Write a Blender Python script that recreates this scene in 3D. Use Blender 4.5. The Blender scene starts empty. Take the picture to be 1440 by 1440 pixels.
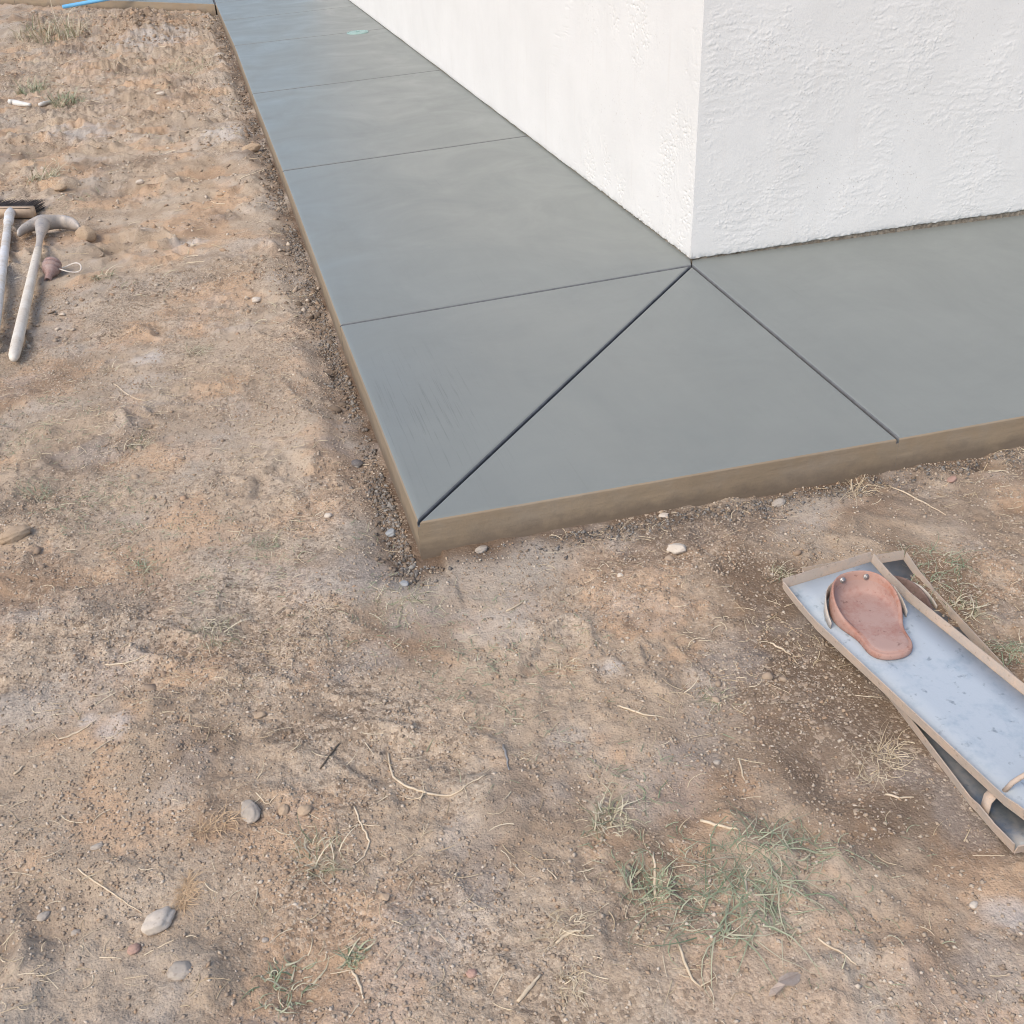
import bpy, bmesh, math, random
import numpy as np
from mathutils import Vector, Matrix

# ------------------------------------------------------------------ camera, sky, sun, exposure
scene = bpy.context.scene
COL = scene.collection
CAM_POS = np.array([-1.4714, -3.3058, 1.2927])
CAM_ROT = (1.012345, 0.053252, -0.269407)
F_PX = 1532.29                                   # focal length in pixels of the 1440 px photograph
cam_data = bpy.data.cameras.new('camera')
cam_data.sensor_width = 36
cam_data.lens = F_PX / 1440 * 36
cam_data.clip_end = 400
cam_data.clip_start = 0.05
cam = bpy.data.objects.new('camera', cam_data)
cam.location = CAM_POS
cam.rotation_euler = CAM_ROT
COL.objects.link(cam)
scene.camera = cam

SUN_ELEV, SUN_AZ = math.radians(46), math.radians(-124)      # azimuth from +y, negative = towards -x
world = bpy.data.worlds.new('World')
scene.world = world
world.use_nodes = True
wn = world.node_tree
sky = wn.nodes.new('ShaderNodeTexSky')
sky.sky_type = 'NISHITA'
sky.sun_disc = False
sky.sun_elevation = SUN_ELEV
sky.sun_rotation = SUN_AZ
sky.air_density = 1.0
sky.dust_density = 2.0
sky.ozone_density = 1.0
bg = wn.nodes['Background']
bg.inputs['Strength'].default_value = 0.14
wn.links.new(sky.outputs[0], bg.inputs[0])

sun_data = bpy.data.lights.new('sun', 'SUN')
sun_data.energy = 1.4
sun_data.angle = math.radians(32)
sun_data.color = (1.0, 0.87, 0.70)
sun = bpy.data.objects.new('sun', sun_data)
d = Vector((math.sin(SUN_AZ) * math.cos(SUN_ELEV), math.cos(SUN_AZ) * math.cos(SUN_ELEV), math.sin(SUN_ELEV)))
sun.rotation_euler = d.to_track_quat('Z', 'Y').to_euler()
sun.location = (-4, 2, 6)
COL.objects.link(sun)

scene.cycles.filter_width = 1.0
scene.view_settings.view_transform = 'Standard'
scene.view_settings.look = 'None'
scene.view_settings.gamma = 1
scene.view_settings.use_curve_mapping = False
scene.view_settings.exposure = 0.68

RNG = np.random.default_rng(7)
random.seed(7)

# ------------------------------------------------------------------ helpers
def cam_matrix():
    return np.array(Matrix(bpy.data.objects['camera'].rotation_euler.to_matrix()))

R_CAM = cam_matrix()

def ray(px, py, z):
    """point of the horizontal plane z that the photograph shows at this pixel"""
    v = R_CAM @ np.array([(px - 720) / F_PX, -(py - 720) / F_PX, -1.0])
    t = (z - CAM_POS[2]) / v[2]
    return CAM_POS + t * v

def to_px(P):
    q = (np.asarray(P) - CAM_POS) @ R_CAM
    return 720 + F_PX * q[..., 0] / -q[..., 2], 720 - F_PX * q[..., 1] / -q[..., 2], -q[..., 2]

_perm = np.random.default_rng(11).permutation(512)
_perm = np.concatenate([_perm, _perm])
_ga = np.random.default_rng(12).uniform(0, 2 * np.pi, 512)
_gx, _gy = np.cos(_ga), np.sin(_ga)

def perlin(x, y, seed=0):
    x = np.asarray(x, float) + seed * 17.31
    y = np.asarray(y, float) + seed * 9.77
    xi = np.floor(x).astype(int); yi = np.floor(y).astype(int)
    xf = x - xi; yf = y - yi
    u = xf * xf * xf * (xf * (xf * 6 - 15) + 10)
    v = yf * yf * yf * (yf * (yf * 6 - 15) + 10)
    def g(ix, iy, fx, fy):
        h = _perm[(_perm[ix & 511] + iy) & 511]
        return _gx[h] * fx + _gy[h] * fy
    a = g(xi, yi, xf, yf); b = g(xi + 1, yi, xf - 1, yf)
    c = g(xi, yi + 1, xf, yf - 1); e = g(xi + 1, yi + 1, xf - 1, yf - 1)
    return 1.5 * ((a + (b - a) * u) + ((c + (e - c) * u) - (a + (b - a) * u)) * v)

def fbm(x, y, octaves=4, gain=0.5, seed=0):
    t = 0; a = 1.0; f = 1.0
    for k in range(octaves):
        t = t + a * perlin(x * f, y * f, seed + k * 3)
        a *= gain; f *= 2.03
    return t

def sstep(a, b, x):
    t = np.clip((x - a) / (b - a), 0, 1)
    return t * t * (3 - 2 * t)

def mesh_np(name, co, faces, k, mats, parent=None, smooth=False, mat_idx=None):
    """mesh object from numpy arrays; faces is (n, k)"""
    me = bpy.data.meshes.new(name)
    co = np.ascontiguousarray(co, dtype=np.float32); faces = np.ascontiguousarray(faces, dtype=np.int32)
    me.vertices.add(len(co)); me.vertices.foreach_set('co', co.ravel())
    me.loops.add(faces.size); me.loops.foreach_set('vertex_index', faces.ravel())
    me.polygons.add(len(faces)); me.polygons.foreach_set('loop_start', np.arange(len(faces), dtype=np.int32) * k)
    if smooth: me.polygons.foreach_set('use_smooth', np.ones(len(faces), dtype=bool))
    if mat_idx is not None: me.polygons.foreach_set('material_index', np.asarray(mat_idx, dtype=np.int32))
    me.update(calc_edges=True)
    return link(name, me, mats, parent)

def link(name, me, mats, parent=None):
    for m in (mats if isinstance(mats, (list, tuple)) else [mats]):
        if m: me.materials.append(m)
    o = bpy.data.objects.new(name, me)
    COL.objects.link(o)
    if parent: o.parent = parent
    return o

def bm_obj(name, bm, mats, parent=None, smooth=True):
    me = bpy.data.meshes.new(name)
    bmesh.ops.recalc_face_normals(bm, faces=bm.faces)
    for f in bm.faces: f.smooth = smooth
    bm.to_mesh(me); bm.free()
    return link(name, me, mats, parent)

def tag(o, label=None, cat=None, group=None, kind=None):
    if label: o['label'] = label
    if cat: o['category'] = cat
    if group: o['group'] = group
    if kind: o['kind'] = kind
    return o

def empty(name, loc, rz=0, label=None, cat=None, group=None):
    o = bpy.data.objects.new(name, None)
    o.empty_display_size = 0.05
    o.location = loc; o.rotation_euler = (0, 0, rz)
    COL.objects.link(o)
    return tag(o, label, cat, group)

def add_mod(o, kind, **kw):
    m = o.modifiers.new(kind.lower(), kind)
    for k, v in kw.items(): setattr(m, k, v)
    return m

def sweep(bm, pts, radii, n=10, cap=True, flat=1.0):
    """round (or flattened) tube through the points"""
    pts = [Vector(p) for p in pts]
    rings = []
    prev = None
    for i, p in enumerate(pts):
        t = (pts[min(i + 1, len(pts) - 1)] - pts[max(i - 1, 0)]).normalized()
        if prev is None:
            a = t.cross(Vector((0, 0, 1)))
            if a.length < 1e-3: a = Vector((1, 0, 0))
            a.normalize()
        else:
            a = (prev - t * prev.dot(t)).normalized()
        prev = a
        b = t.cross(a)
        r = radii[i] if hasattr(radii, '__len__') else radii
        rings.append([bm.verts.new(p + (a * math.cos(q) + b * math.sin(q) * flat) * r) for q in [2 * math.pi * k / n for k in range(n)]])
    for i in range(len(rings) - 1):
        for k in range(n):
            bm.faces.new((rings[i][k], rings[i][(k + 1) % n], rings[i + 1][(k + 1) % n], rings[i + 1][k]))
    if cap:
        bm.faces.new(rings[0][::-1]); bm.faces.new(rings[-1])
    return rings

def box(bm, x0, x1, y0, y1, z0, z1):
    v = [bm.verts.new(p) for p in ((x0, y0, z0), (x1, y0, z0), (x1, y1, z0), (x0, y1, z0), (x0, y0, z1), (x1, y0, z1), (x1, y1, z1), (x0, y1, z1))]
    for f in ((0, 3, 2, 1), (4, 5, 6, 7), (0, 1, 5, 4), (1, 2, 6, 5), (2, 3, 7, 6), (3, 0, 4, 7)):
        bm.faces.new([v[i] for i in f])

# ------------------------------------------------------------------ materials
class NT:
    def __init__(s, name, rough=0.8):
        s.m = bpy.data.materials.new(name); s.m.use_nodes = True
        s.t = s.m.node_tree; s.p = s.t.nodes['Principled BSDF']
        s.p.inputs['Roughness'].default_value = rough
        s.co = s.t.nodes.new('ShaderNodeTexCoord').outputs['Object']
        s.geo = s.t.nodes.new('ShaderNodeNewGeometry')
    def sock(s, i, v):
        if isinstance(v, bpy.types.NodeSocket): s.t.links.new(v, i)
        else: i.default_value = v
    def noise(s, scale, detail=4, rough=0.5, co=None, dist=0.0):
        n = s.t.nodes.new('ShaderNodeTexNoise')
        s.t.links.new(co or s.co, n.inputs['Vector'])
        n.inputs['Scale'].default_value = scale; n.inputs['Detail'].default_value = detail
        n.inputs['Roughness'].default_value = rough; n.inputs['Distortion'].default_value = dist
        return n.outputs['Fac']
    def voro(s, scale, feature='F1', out='Distance', co=None, rnd=1.0):
        n = s.t.nodes.new('ShaderNodeTexVoronoi'); n.feature = feature
        s.t.links.new(co or s.co, n.inputs['Vector'])
        n.inputs['Scale'].default_value = scale; n.inputs['Randomness'].default_value = rnd
        return n.outputs[out]
    def stretch(s, sc):
        n = s.t.nodes.new('ShaderNodeMapping'); n.inputs['Scale'].default_value = sc
        s.t.links.new(s.co, n.inputs['Vector']); return n.outputs[0]
    def ramp(s, fac, stops):
        n = s.t.nodes.new('ShaderNodeValToRGB'); s.t.links.new(fac, n.inputs[0])
        e = n.color_ramp.elements
        while len(e) < len(stops): e.new(0.5)
        for q, (pos, c) in zip(e, stops):
            q.position = pos; q.color = (c if hasattr(c, '__len__') else (c, c, c)) + (1,) if hasattr(c, '__len__') and len(c) == 3 else ((c, c, c, 1) if not hasattr(c, '__len__') else c)
        return n.outputs[0]
    def mix(s, fac, a, b, mode='MIX'):
        n = s.t.nodes.new('ShaderNodeMix'); n.data_type = 'RGBA'; n.blend_type = mode
        s.sock(n.inputs[0], fac); 
        for i, v in ((6, a), (7, b)):
            s.sock(n.inputs[i], v if isinstance(v, bpy.types.NodeSocket) else tuple(v) + (1,))
        return n.outputs[2]
    def math(s, op, a, b=0.0):
        n = s.t.nodes.new('ShaderNodeMath'); n.operation = op
        s.sock(n.inputs[0], a); s.sock(n.inputs[1], b); return n.outputs[0]
    def attr(s, name):
        n = s.t.nodes.new('ShaderNodeAttribute'); n.attribute_name = name
        q = s.t.nodes.new('ShaderNodeSeparateColor'); s.t.links.new(n.outputs['Color'], q.inputs[0])
        return q.outputs
    def island(s): return s.geo.outputs['Random Per Island']
    def objrand(s): return s.t.nodes.new('ShaderNodeObjectInfo').outputs['Random']
    def bump(s, h, dist=0.002, strength=1.0, prev=None):
        n = s.t.nodes.new('ShaderNodeBump'); s.t.links.new(h, n.inputs['Height'])
        n.inputs['Distance'].default_value = dist; n.inputs['Strength'].default_value = strength
        if prev: s.t.links.new(prev, n.inputs['Normal'])
        return n.outputs[0]
    def done(s, color=None, rough=None, normal=None, metallic=None, spec=None):
        if color is not None: s.sock(s.p.inputs['Base Color'], color if isinstance(color, bpy.types.NodeSocket) else tuple(color) + (1,))
        if rough is not None: s.sock(s.p.inputs['Roughness'], rough)
        if normal is not None: s.t.links.new(normal, s.p.inputs['Normal'])
        if metallic is not None: s.sock(s.p.inputs['Metallic'], metallic)
        if spec is not None: s.sock(s.p.inputs['Specular IOR Level'], spec)
        return s.m

def soil_material():
    n = NT('dry_soil', 0.95)
    r, g, b = n.attr('soil')[:3]
    dust = n.attr('dust')[0]                                  # r: orange earth, g: damp soil, b: grey cement dust
    c = n.ramp(n.noise(5.0, 6, 0.6), [(0.30, (0.345, 0.265, 0.19)), (0.5, (0.43, 0.337, 0.247)), (0.7, (0.50, 0.405, 0.307))])
    c = n.mix(r, c, (0.50, 0.345, 0.225))
    c = n.mix(b, c, (0.39, 0.345, 0.29))
    c = n.mix(g, c, (0.145, 0.098, 0.066))
    def cells(scale):
        v = n.t.nodes.new('ShaderNodeTexVoronoi'); v.inputs['Scale'].default_value = scale
        n.t.links.new(n.co, v.inputs['Vector'])
        q = n.t.nodes.new('ShaderNodeSeparateColor'); n.t.links.new(v.outputs['Color'], q.inputs[0])
        return q.outputs[0], q.outputs[1], v.outputs['Distance']
    a1, a2, ad = cells(230)
    b1, b2, bd = cells(110)
    loose = n.ramp(n.math('ADD', n.math('MULTIPLY', n.noise(1.8, 5, 0.6), 0.7), n.math('MULTIPLY', n.noise(9, 4, 0.6), 0.3)), [(0.46, 0.10), (0.62, 1.0)])
    # single grains lighter and darker than the soil between them
    c = n.mix(n.math('MULTIPLY', n.ramp(a1, [(0.55, 0.0), (0.95, 0.75)]), loose), c, (0.13, 0.10, 0.075))
    c = n.mix(n.math('MULTIPLY', n.ramp(a2, [(0.72, 0.0), (0.98, 0.85)]), loose), c, (0.56, 0.47, 0.37))
    c = n.mix(n.math('MULTIPLY', n.ramp(b1, [(0.82, 0.0), (0.88, 0.7)]), loose), c, (0.16, 0.115, 0.08))
    c = n.mix(n.math('MULTIPLY', n.ramp(b2, [(0.90, 0.0), (0.94, 0.75)]), loose), c, (0.50, 0.40, 0.30))
    c = n.mix(n.math('MULTIPLY', n.ramp(n.noise(60, 4, 0.7), [(0.30, 1.0), (0.43, 0.0)]), 0.5), c, (0.15, 0.113, 0.082))
    c = n.mix(dust, c, (0.56, 0.55, 0.54))
    h = n.math('ADD', n.math('MULTIPLY', n.noise(140, 4, 0.65), 0.8), n.math('MULTIPLY', n.math('MULTIPLY', n.math('SUBTRACT', 1.0, ad), a2), 0.5))
    h = n.math('ADD', h, n.math('MULTIPLY', n.math('MULTIPLY', n.math('SUBTRACT', 1.0, bd), b2), 0.5))
    return n.done(c, 0.95, n.bump(h, 0.0042, 0.85), spec=0.12)

def grain_material(name, cols, rough=0.9):
    n = NT(name, rough)
    k = len(cols)
    c = n.ramp(n.island(), [(i / max(1, k - 1), q) for i, q in enumerate(cols)])
    c = n.mix(n.math('MULTIPLY', n.noise(120, 2), 0.3), c, (0.25, 0.195, 0.145))
    return n.done(c, rough, spec=0.2)

def concrete_material(name, base, dark, rough, side=False):
    n = NT(name, rough)
    c = n.ramp(n.noise(1.6, 5, 0.6, dist=0.6), [(0.3, dark), (0.7, base)])
    sw = n.noise(1.0, 5, 0.65, co=n.stretch((14, 1.4, 1)))
    c = n.mix(n.math('MULTIPLY', n.ramp(sw, [(0.45, 0.0), (0.75, 1.0)]), 0.25), c, tuple(x * 0.8 for x in base))
    pits = n.voro(38, rnd=1.0)
    pm = n.math('MULTIPLY', n.ramp(pits, [(0.025, 1.0), (0.045, 0.0)]), n.ramp(n.noise(9, 2), [(0.55, 0.0), (0.6, 1.0)]))
    c = n.mix(n.math('MULTIPLY', pm, 0.7), c, (0.06, 0.055, 0.05))
    if side:
        st = n.noise(1.0, 5, 0.6, co=n.stretch((6, 6, 45)))
        c = n.mix(n.ramp(st, [(0.4, 0.0), (0.7, 0.6)]), c, tuple(x * 0.72 for x in base))
        c = n.mix(n.math('MULTIPLY', n.ramp(n.noise(7, 6, 0.65), [(0.46, 0.0), (0.66, 1.0)]), 0.35), c, (0.27, 0.245, 0.21))
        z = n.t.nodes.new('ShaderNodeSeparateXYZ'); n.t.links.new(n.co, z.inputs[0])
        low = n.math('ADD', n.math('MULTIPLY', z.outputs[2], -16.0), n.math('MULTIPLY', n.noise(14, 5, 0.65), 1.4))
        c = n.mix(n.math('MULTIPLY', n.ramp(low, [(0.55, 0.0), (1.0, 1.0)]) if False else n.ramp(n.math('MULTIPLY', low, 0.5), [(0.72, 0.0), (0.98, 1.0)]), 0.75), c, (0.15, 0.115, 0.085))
        h = n.math('ADD', n.noise(30, 5, 0.6), n.math('MULTIPLY', st, 0.8))
        return n.done(c, rough, n.bump(h, 0.004, 0.5), spec=0.25)
    tr = n.noise(1.0, 3, 0.7, co=n.stretch((95, 1.1, 1)))
    tm = n.ramp(n.noise(1.7, 4, 0.6), [(0.50, 0.0), (0.66, 1.0)])
    c = n.mix(n.math('MULTIPLY', n.math('MULTIPLY', n.ramp(tr, [(0.62, 0.0), (0.70, 1.0)]), tm), 0.45), c, tuple(x * 0.62 for x in dark))
    c = n.mix(n.math('MULTIPLY', n.ramp(n.noise(0.9, 6, 0.65, dist=1.5), [(0.45, 0.0), (0.70, 1.0)]), 0.18), c, tuple(x * 1.18 for x in base))
    vd = n.t.nodes.new('ShaderNodeVectorMath'); vd.operation = 'DISTANCE'
    n.t.links.new(n.stretch((2.2, 1.0, 1.0)), vd.inputs[0]); vd.inputs[1].default_value = (-2.33, -0.72, 0.0)
    scuff = n.math('MULTIPLY', n.ramp(vd.outputs['Value'], [(0.15, 1.0), (0.55, 0.0)]), n.ramp(n.noise(1.0, 4, 0.75, co=n.stretch((120, 2.2, 1))), [(0.56, 0.0), (0.66, 1.0)]))
    c = n.mix(n.math('MULTIPLY', scuff, 0.55), c, tuple(x * 0.55 for x in dark))
    c = n.mix(n.math('MULTIPLY', n.ramp(n.noise(26, 5, 0.7), [(0.60, 0.0), (0.75, 1.0)]), 0.10), c, tuple(x * 1.5 for x in base))
    rr = n.ramp(n.noise(2.3, 5, 0.65, dist=0.8), [(0.3, rough - 0.06), (0.7, rough + 0.14)])
    h = n.math('ADD', n.math('MULTIPLY', n.noise(2.0, 2, 0.5), 1.4), n.math('ADD', n.math('MULTIPLY', n.noise(220, 3, 0.7), 0.25), n.math('ADD', n.math('MULTIPLY', sw, 0.5), n.math('MULTIPLY', n.math('MULTIPLY', tr, tm), 0.5))))
    return n.done(c, rr, n.bump(h, 0.002, 0.3), spec=0.6)

def stucco_material():
    n = NT('white_stucco', 0.85)
    c = n.ramp(n.noise(3.0, 5, 0.6), [(0.3, (0.695, 0.688, 0.668)), (0.7, (0.745, 0.738, 0.718))])
    st = n.noise(1, 4, 0.6, co=n.stretch((26, 26, 2.2)))
    c = n.mix(n.math('MULTIPLY', n.ramp(st, [(0.58, 0.0), (0.72, 1.0)]), 0.25), c, (0.645, 0.615, 0.58))
    h = n.math('ADD', n.noise(190, 4, 0.7), n.math('MULTIPLY', n.noise(55, 5, 0.65), 0.8))
    sp = n.math('MULTIPLY', n.ramp(n.noise(130, 3, 0.6), [(0.29, 1.0), (0.35, 0.0)]), n.ramp(n.noise(4, 4, 0.6), [(0.48, 0.0), (0.6, 1.0)]))
    h = n.math('SUBTRACT', h, n.math('MULTIPLY', sp, 1.2))
    c = n.mix(n.math('MULTIPLY', sp, 0.55), c, (0.36, 0.31, 0.26))
    return n.done(c, 0.85, n.bump(h, 0.0016, 0.45), spec=0.25)

def plain_material(name, a, b, scale=30, rough=0.7, bump=0.0, metallic=None, spec=0.3, detail=4):
    n = NT(name, rough)
    c = n.ramp(n.noise(scale, detail, 0.65), [(0.32, a), (0.68, b)])
    nrm = n.bump(n.noise(scale * 3, 4, 0.6), 0.002, bump) if bump else None
    return n.done(c, rough, nrm, metallic, spec)

def dusty_material(name, base, dust, scale, amount, rough, spec=0.4, metallic=None, bump=0.3):
    n = NT(name, rough)
    f = n.math('ADD', n.noise(scale, 6, 0.7), n.math('MULTIPLY', n.noise(scale * 9, 3, 0.7), 0.35))
    f = n.ramp(f, [(0.75 - amount * 0.5, 0.0), (1.0 - amount * 0.5, 1.0)])
    c = n.mix(f, base, dust)
    c = n.mix(n.math('MULTIPLY', n.ramp(n.noise(scale * 5, 3, 0.6), [(0.28, 1.0), (0.38, 0.0)]), 0.6), c, tuple(x * 0.45 for x in base))
    r = n.math('ADD', rough, n.math('MULTIPLY', f, 0.25))
    return n.done(c, r, n.bump(n.noise(scale * 6, 4, 0.7), 0.002, bump), metallic, spec)

def blade_material(name, cols):
    n = NT(name, 0.7)
    k = len(cols)
    c = n.ramp(n.island(), [(i / (k - 1), q) for i, q in enumerate(cols)])
    return n.done(c, 0.7, spec=0.2)

M_soil = soil_material()
M_grain = grain_material('soil_grains', [(0.26, 0.20, 0.148), (0.40, 0.315, 0.235), (0.32, 0.255, 0.195), (0.50, 0.42, 0.33), (0.42, 0.29, 0.19), (0.27, 0.215, 0.165), (0.64, 0.56, 0.46), (0.45, 0.37, 0.29), (0.36, 0.29, 0.22)])
M_clod = grain_material('soil_clods', [(0.33, 0.255, 0.185), (0.42, 0.325, 0.24), (0.28, 0.215, 0.16), (0.44, 0.30, 0.20)])
M_crumb = grain_material('concrete_crumbs', [(0.09, 0.085, 0.08), (0.17, 0.16, 0.15), (0.30, 0.29, 0.27), (0.13, 0.105, 0.085), (0.26, 0.20, 0.145), (0.12, 0.11, 0.105)])
M_top = concrete_material('fresh_concrete', (0.208, 0.223, 0.208), (0.192, 0.206, 0.193), 0.37)
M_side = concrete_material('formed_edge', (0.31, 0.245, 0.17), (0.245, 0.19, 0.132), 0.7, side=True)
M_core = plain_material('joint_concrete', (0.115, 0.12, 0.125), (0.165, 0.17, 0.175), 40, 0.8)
M_stucco = stucco_material()
M_found = plain_material('gritty_foundation', (0.13, 0.105, 0.08), (0.30, 0.26, 0.21), 60, 0.95, 0.8)

# ------------------------------------------------------------------ ground
def axis(lo_far, lo, hi, hi_far, step):
    c = list(np.arange(lo, hi, step))
    a, s = [], step
    x = lo
    while x > lo_far:
        s *= 1.10; x -= s; a.append(x)
    b, s = [], step
    x = c[-1]
    while x < hi_far:
        s *= 1.10; x += s; b.append(x)
    return np.array(a[::-1] + c + b)

K_CORNER = np.array([-1.196, -1.254])
xs = axis(-90, -2.9, 0.75, 90, 0.0056)
ys = [-2.85]
while ys[-1] < 13:
    dist = math.hypot(ys[-1] - CAM_POS[1], 1.3)
    ys.append(ys[-1] + 0.0046 * max(1.0, dist / 2.3) ** 1.50)
lo, s = [], 0.005
y = ys[0]
while y > -90:
    s *= 1.15; y -= s; lo.append(y)
hi, s = [], ys[-1] - ys[-2]
y = ys[-1]
while y < 120:
    s *= 1.12; y += s; hi.append(y)
ys = np.array(lo[::-1] + ys + hi)

def slab_dist(x, y):
    """distance outside the L of the walkway (negative inside it)"""
    dx = -1.205 - x; dy = -1.27 + 0 * x - y
    far_y = 8.95 - y
    out = np.where((dx > 0) & (dy > 0), np.hypot(dx, dy), np.maximum(dx, dy))
    return out

MOUND = ray(205, 34, -0.03); MOUND2 = ray(30, 40, -0.05); WEED_MOUND = ray(85, 62, -0.05)
HOLE = ray(1392, 648, -0.085); TREAD = ray(468, 672, -0.085)
BOARD = np.array([-0.42, -2.03])
DENTS = [(ray(px, py, -0.085), r, dep) for px, py, r, dep in
         ((350, 880, .11, .014), (215, 820, .10, .012), (540, 850, .07, .010), (1180, 1075, .09, .018), (900, 1210, .16, .016), (1120, 830, .10, .008),
          (120, 640, .14, .015), (60, 700, .10, .012), (420, 1370, .10, .02), (330, 1300, .08, .010), (1010, 880, .10, .012), (1390, 880, .12, .01), (30, 1300, .10, .015),
          (300, 240, .20, .030), (150, 270, .16, .025), (240, 180, .2, .02), (60, 210, .2, .03), (170, 350, .12, .02), (90, 470, .1, .015), (700, 1330, .12, .01))]

_r = np.random.default_rng(33)
SCUFFS = [(_r.uniform(-2.9, 0.6), _r.uniform(-2.7, 1.5), _r.uniform(.07, .15), _r.uniform(.03, .06), _r.uniform(0, 3.14), _r.uniform(.004, .012)) for _ in range(85)]
SCUFFS += [(_r.uniform(-4.2, -1.4), _r.uniform(1.0, 8.5), _r.uniform(.12, .25), _r.uniform(.05, .10), _r.uniform(-0.5, 0.5), _r.uniform(.015, .042)) for _ in range(70)]

def dx_left(x): return -1.205 - x

def height(x, y):
    far = sstep(0.5, 6.0, y)
    h = -0.088 + 0.012 * fbm(x * 0.9, y * 0.9, 3, seed=1) + 0.010 * fbm(x * 3.1, y * 3.1, 3, seed=5) * (1 + 1.6 * far)
    rough = sstep(-0.25, 0.35, fbm(x * 2.2, y * 2.2, 3, seed=20)) * 0.8 + 0.2
    rough = np.maximum(rough, far * 0.9)
    b = np.abs(fbm(x * 8, y * 8, 3, seed=9))
    h = h + (0.3 + 0.7 * rough) * (0.011 * (1 + 1.2 * far)) * (0.45 - b)
    h = h + rough * 0.0036 * (1 + 1.6 * far) * fbm(x * 24, y * 24, 3, seed=30)
    h = h + (0.35 + 0.65 * rough) * (0.0021 * perlin(x * 62, y * 62, 41) + 0.0018 * perlin(x * 110, y * 110, 42))
    w = rough * np.maximum(perlin(x * 46, y * 46, 55), 0) ** 2
    h = h + 0.004 * w
    cr = 1 - np.abs(fbm(x * 4.5, y * 4.5, 4, 0.6, seed=47)) * 3
    h = h - far * 0.022 * np.clip(cr, 0, 1) ** 2 * sstep(-0.2, 0.3, perlin(x * 1.6, y * 1.6, 48))
    lump = np.maximum(fbm(x * 9, y * 9, 2, 0.5, seed=49), 0)
    h = h + far * 0.034 * lump ** 1.5 + (1 - far) * rough * 0.012 * lump ** 1.5
    sd = slab_dist(x, y)
    left = (x < -1.15)
    trench = np.exp(-((sd - 0.045) / 0.05) ** 2)
    h = h - np.where(left, 0.026, 0.004) * trench * (0.6 + 0.8 * perlin(x * 6, y * 6, 77))
    h = h + 0.010 * np.exp(-((sd - 0.15) / 0.06) ** 2) * left * (0.5 + perlin(x * 5, y * 5, 78))
    for c, r, dep in DENTS:
        q = np.hypot(x - c[0], y - c[1]) / r * (1 + 0.35 * perlin(x * 9, y * 9, 80))
        h = h - dep * np.exp(-q * q * 1.5) + 0.35 * dep * np.exp(-((q - 1.3) / 0.35) ** 2)
    for cx, cy, L_, W_, an, dep in SCUFFS:
        m_ = (np.abs(x - cx) < 0.35) & (np.abs(y - cy) < 0.35)
        if not m_.any(): continue
        xx, yy = x[m_] - cx, y[m_] - cy
        u_ = (xx * math.cos(an) + yy * math.sin(an)) / L_; v_ = (-xx * math.sin(an) + yy * math.cos(an)) / W_
        q = np.hypot(u_, v_) * (1 + 0.3 * perlin(x[m_] * 14, y[m_] * 14, 81))
        h[m_] += dep * (-sstep(1.05, 0.7, q) + 0.9 * np.exp(-((q - 1.2) / 0.22) ** 2) * sstep(-0.6, 0.8, u_))
    q = np.hypot(x - HOLE[0], (y - HOLE[1]) * 1.4) / 0.035
    h = h - 0.05 * np.exp(-q ** 4)
    q = np.hypot((x - MOUND[0]) / 0.50, (y - MOUND[1]) / 0.75) * (1 + 0.3 * perlin(x * 4, y * 4, 83))
    h = h + 0.15 * np.exp(-q * q * 1.6) * (1 + 0.35 * perlin(x * 12, y * 12, 84))
    q = np.hypot((x - MOUND2[0]) / 0.7, (y - MOUND2[1]) / 1.1)
    h = h + 0.13 * np.exp(-q * q * 1.5)
    # shoe tread beside the slab corner: two bands of ribs
    u = (x - TREAD[0]) * 0.9 + (y - TREAD[1]) * 0.43; v = -(x - TREAD[0]) * 0.43 + (y - TREAD[1]) * 0.9
    band = sstep(0.075, 0.065, np.abs(v)) * sstep(0.05, 0.04, np.abs(u))
    h = h + band * (-0.006 + 0.0035 * np.sign(np.sin(v * 2 * np.pi / 0.017)) * sstep(0.004, 0.008, np.abs(u)))
    # the boards lie on level soil
    q = np.maximum(np.abs(x - BOARD[0]) / 0.17, np.abs(y - BOARD[1]) / 0.42)
    h = h + (np.minimum(h, -0.093) - h) * sstep(1.15, 0.9, q)
    near = sstep(0.13, 0.03, sd) * (y < 8.0)
    lim = np.where(left & (sd > dx_left(x) - 1e-6), -0.101, -0.087) + 0.006 * perlin(x * 16, y * 16, 86)
    h = h + (np.minimum(h, lim) - h) * near
    # below the walkway and its far diagonal arm
    t1 = (-(x + 1.235) * 0.661 + (y - 8.90) * 0.750); t2 = (x + 1.235) * 0.750 + (y - 8.90) * 0.661
    h = np.where((t1 > -0.5) & (t2 > 0.01) & (t2 < 1.0), np.minimum(h, -0.10), h)
    h = h + (np.minimum(h, -0.06) - h) * sstep(-0.25, 0.0, t2) * (t1 > -0.3)
    h = np.where(sd < -0.02, np.minimum(h, -0.10), h)
    return h

XX, YY = np.meshgrid(xs, ys)
HH = np.empty_like(XX)
for i in range(0, len(ys), 64):
    HH[i:i + 64] = height(XX[i:i + 64], YY[i:i + 64])

def h_at(x, y):
    x = np.asarray(x, float); y = np.asarray(y, float)
    i = np.clip(np.searchsorted(xs, x) - 1, 0, len(xs) - 2); j = np.clip(np.searchsorted(ys, y) - 1, 0, len(ys) - 2)
    fx = (x - xs[i]) / (xs[i + 1] - xs[i]); fy = (y - ys[j]) / (ys[j + 1] - ys[j])
    return (HH[j, i] * (1 - fx) + HH[j, i + 1] * fx) * (1 - fy) + (HH[j + 1, i] * (1 - fx) + HH[j + 1, i + 1] * fx) * fy

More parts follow.
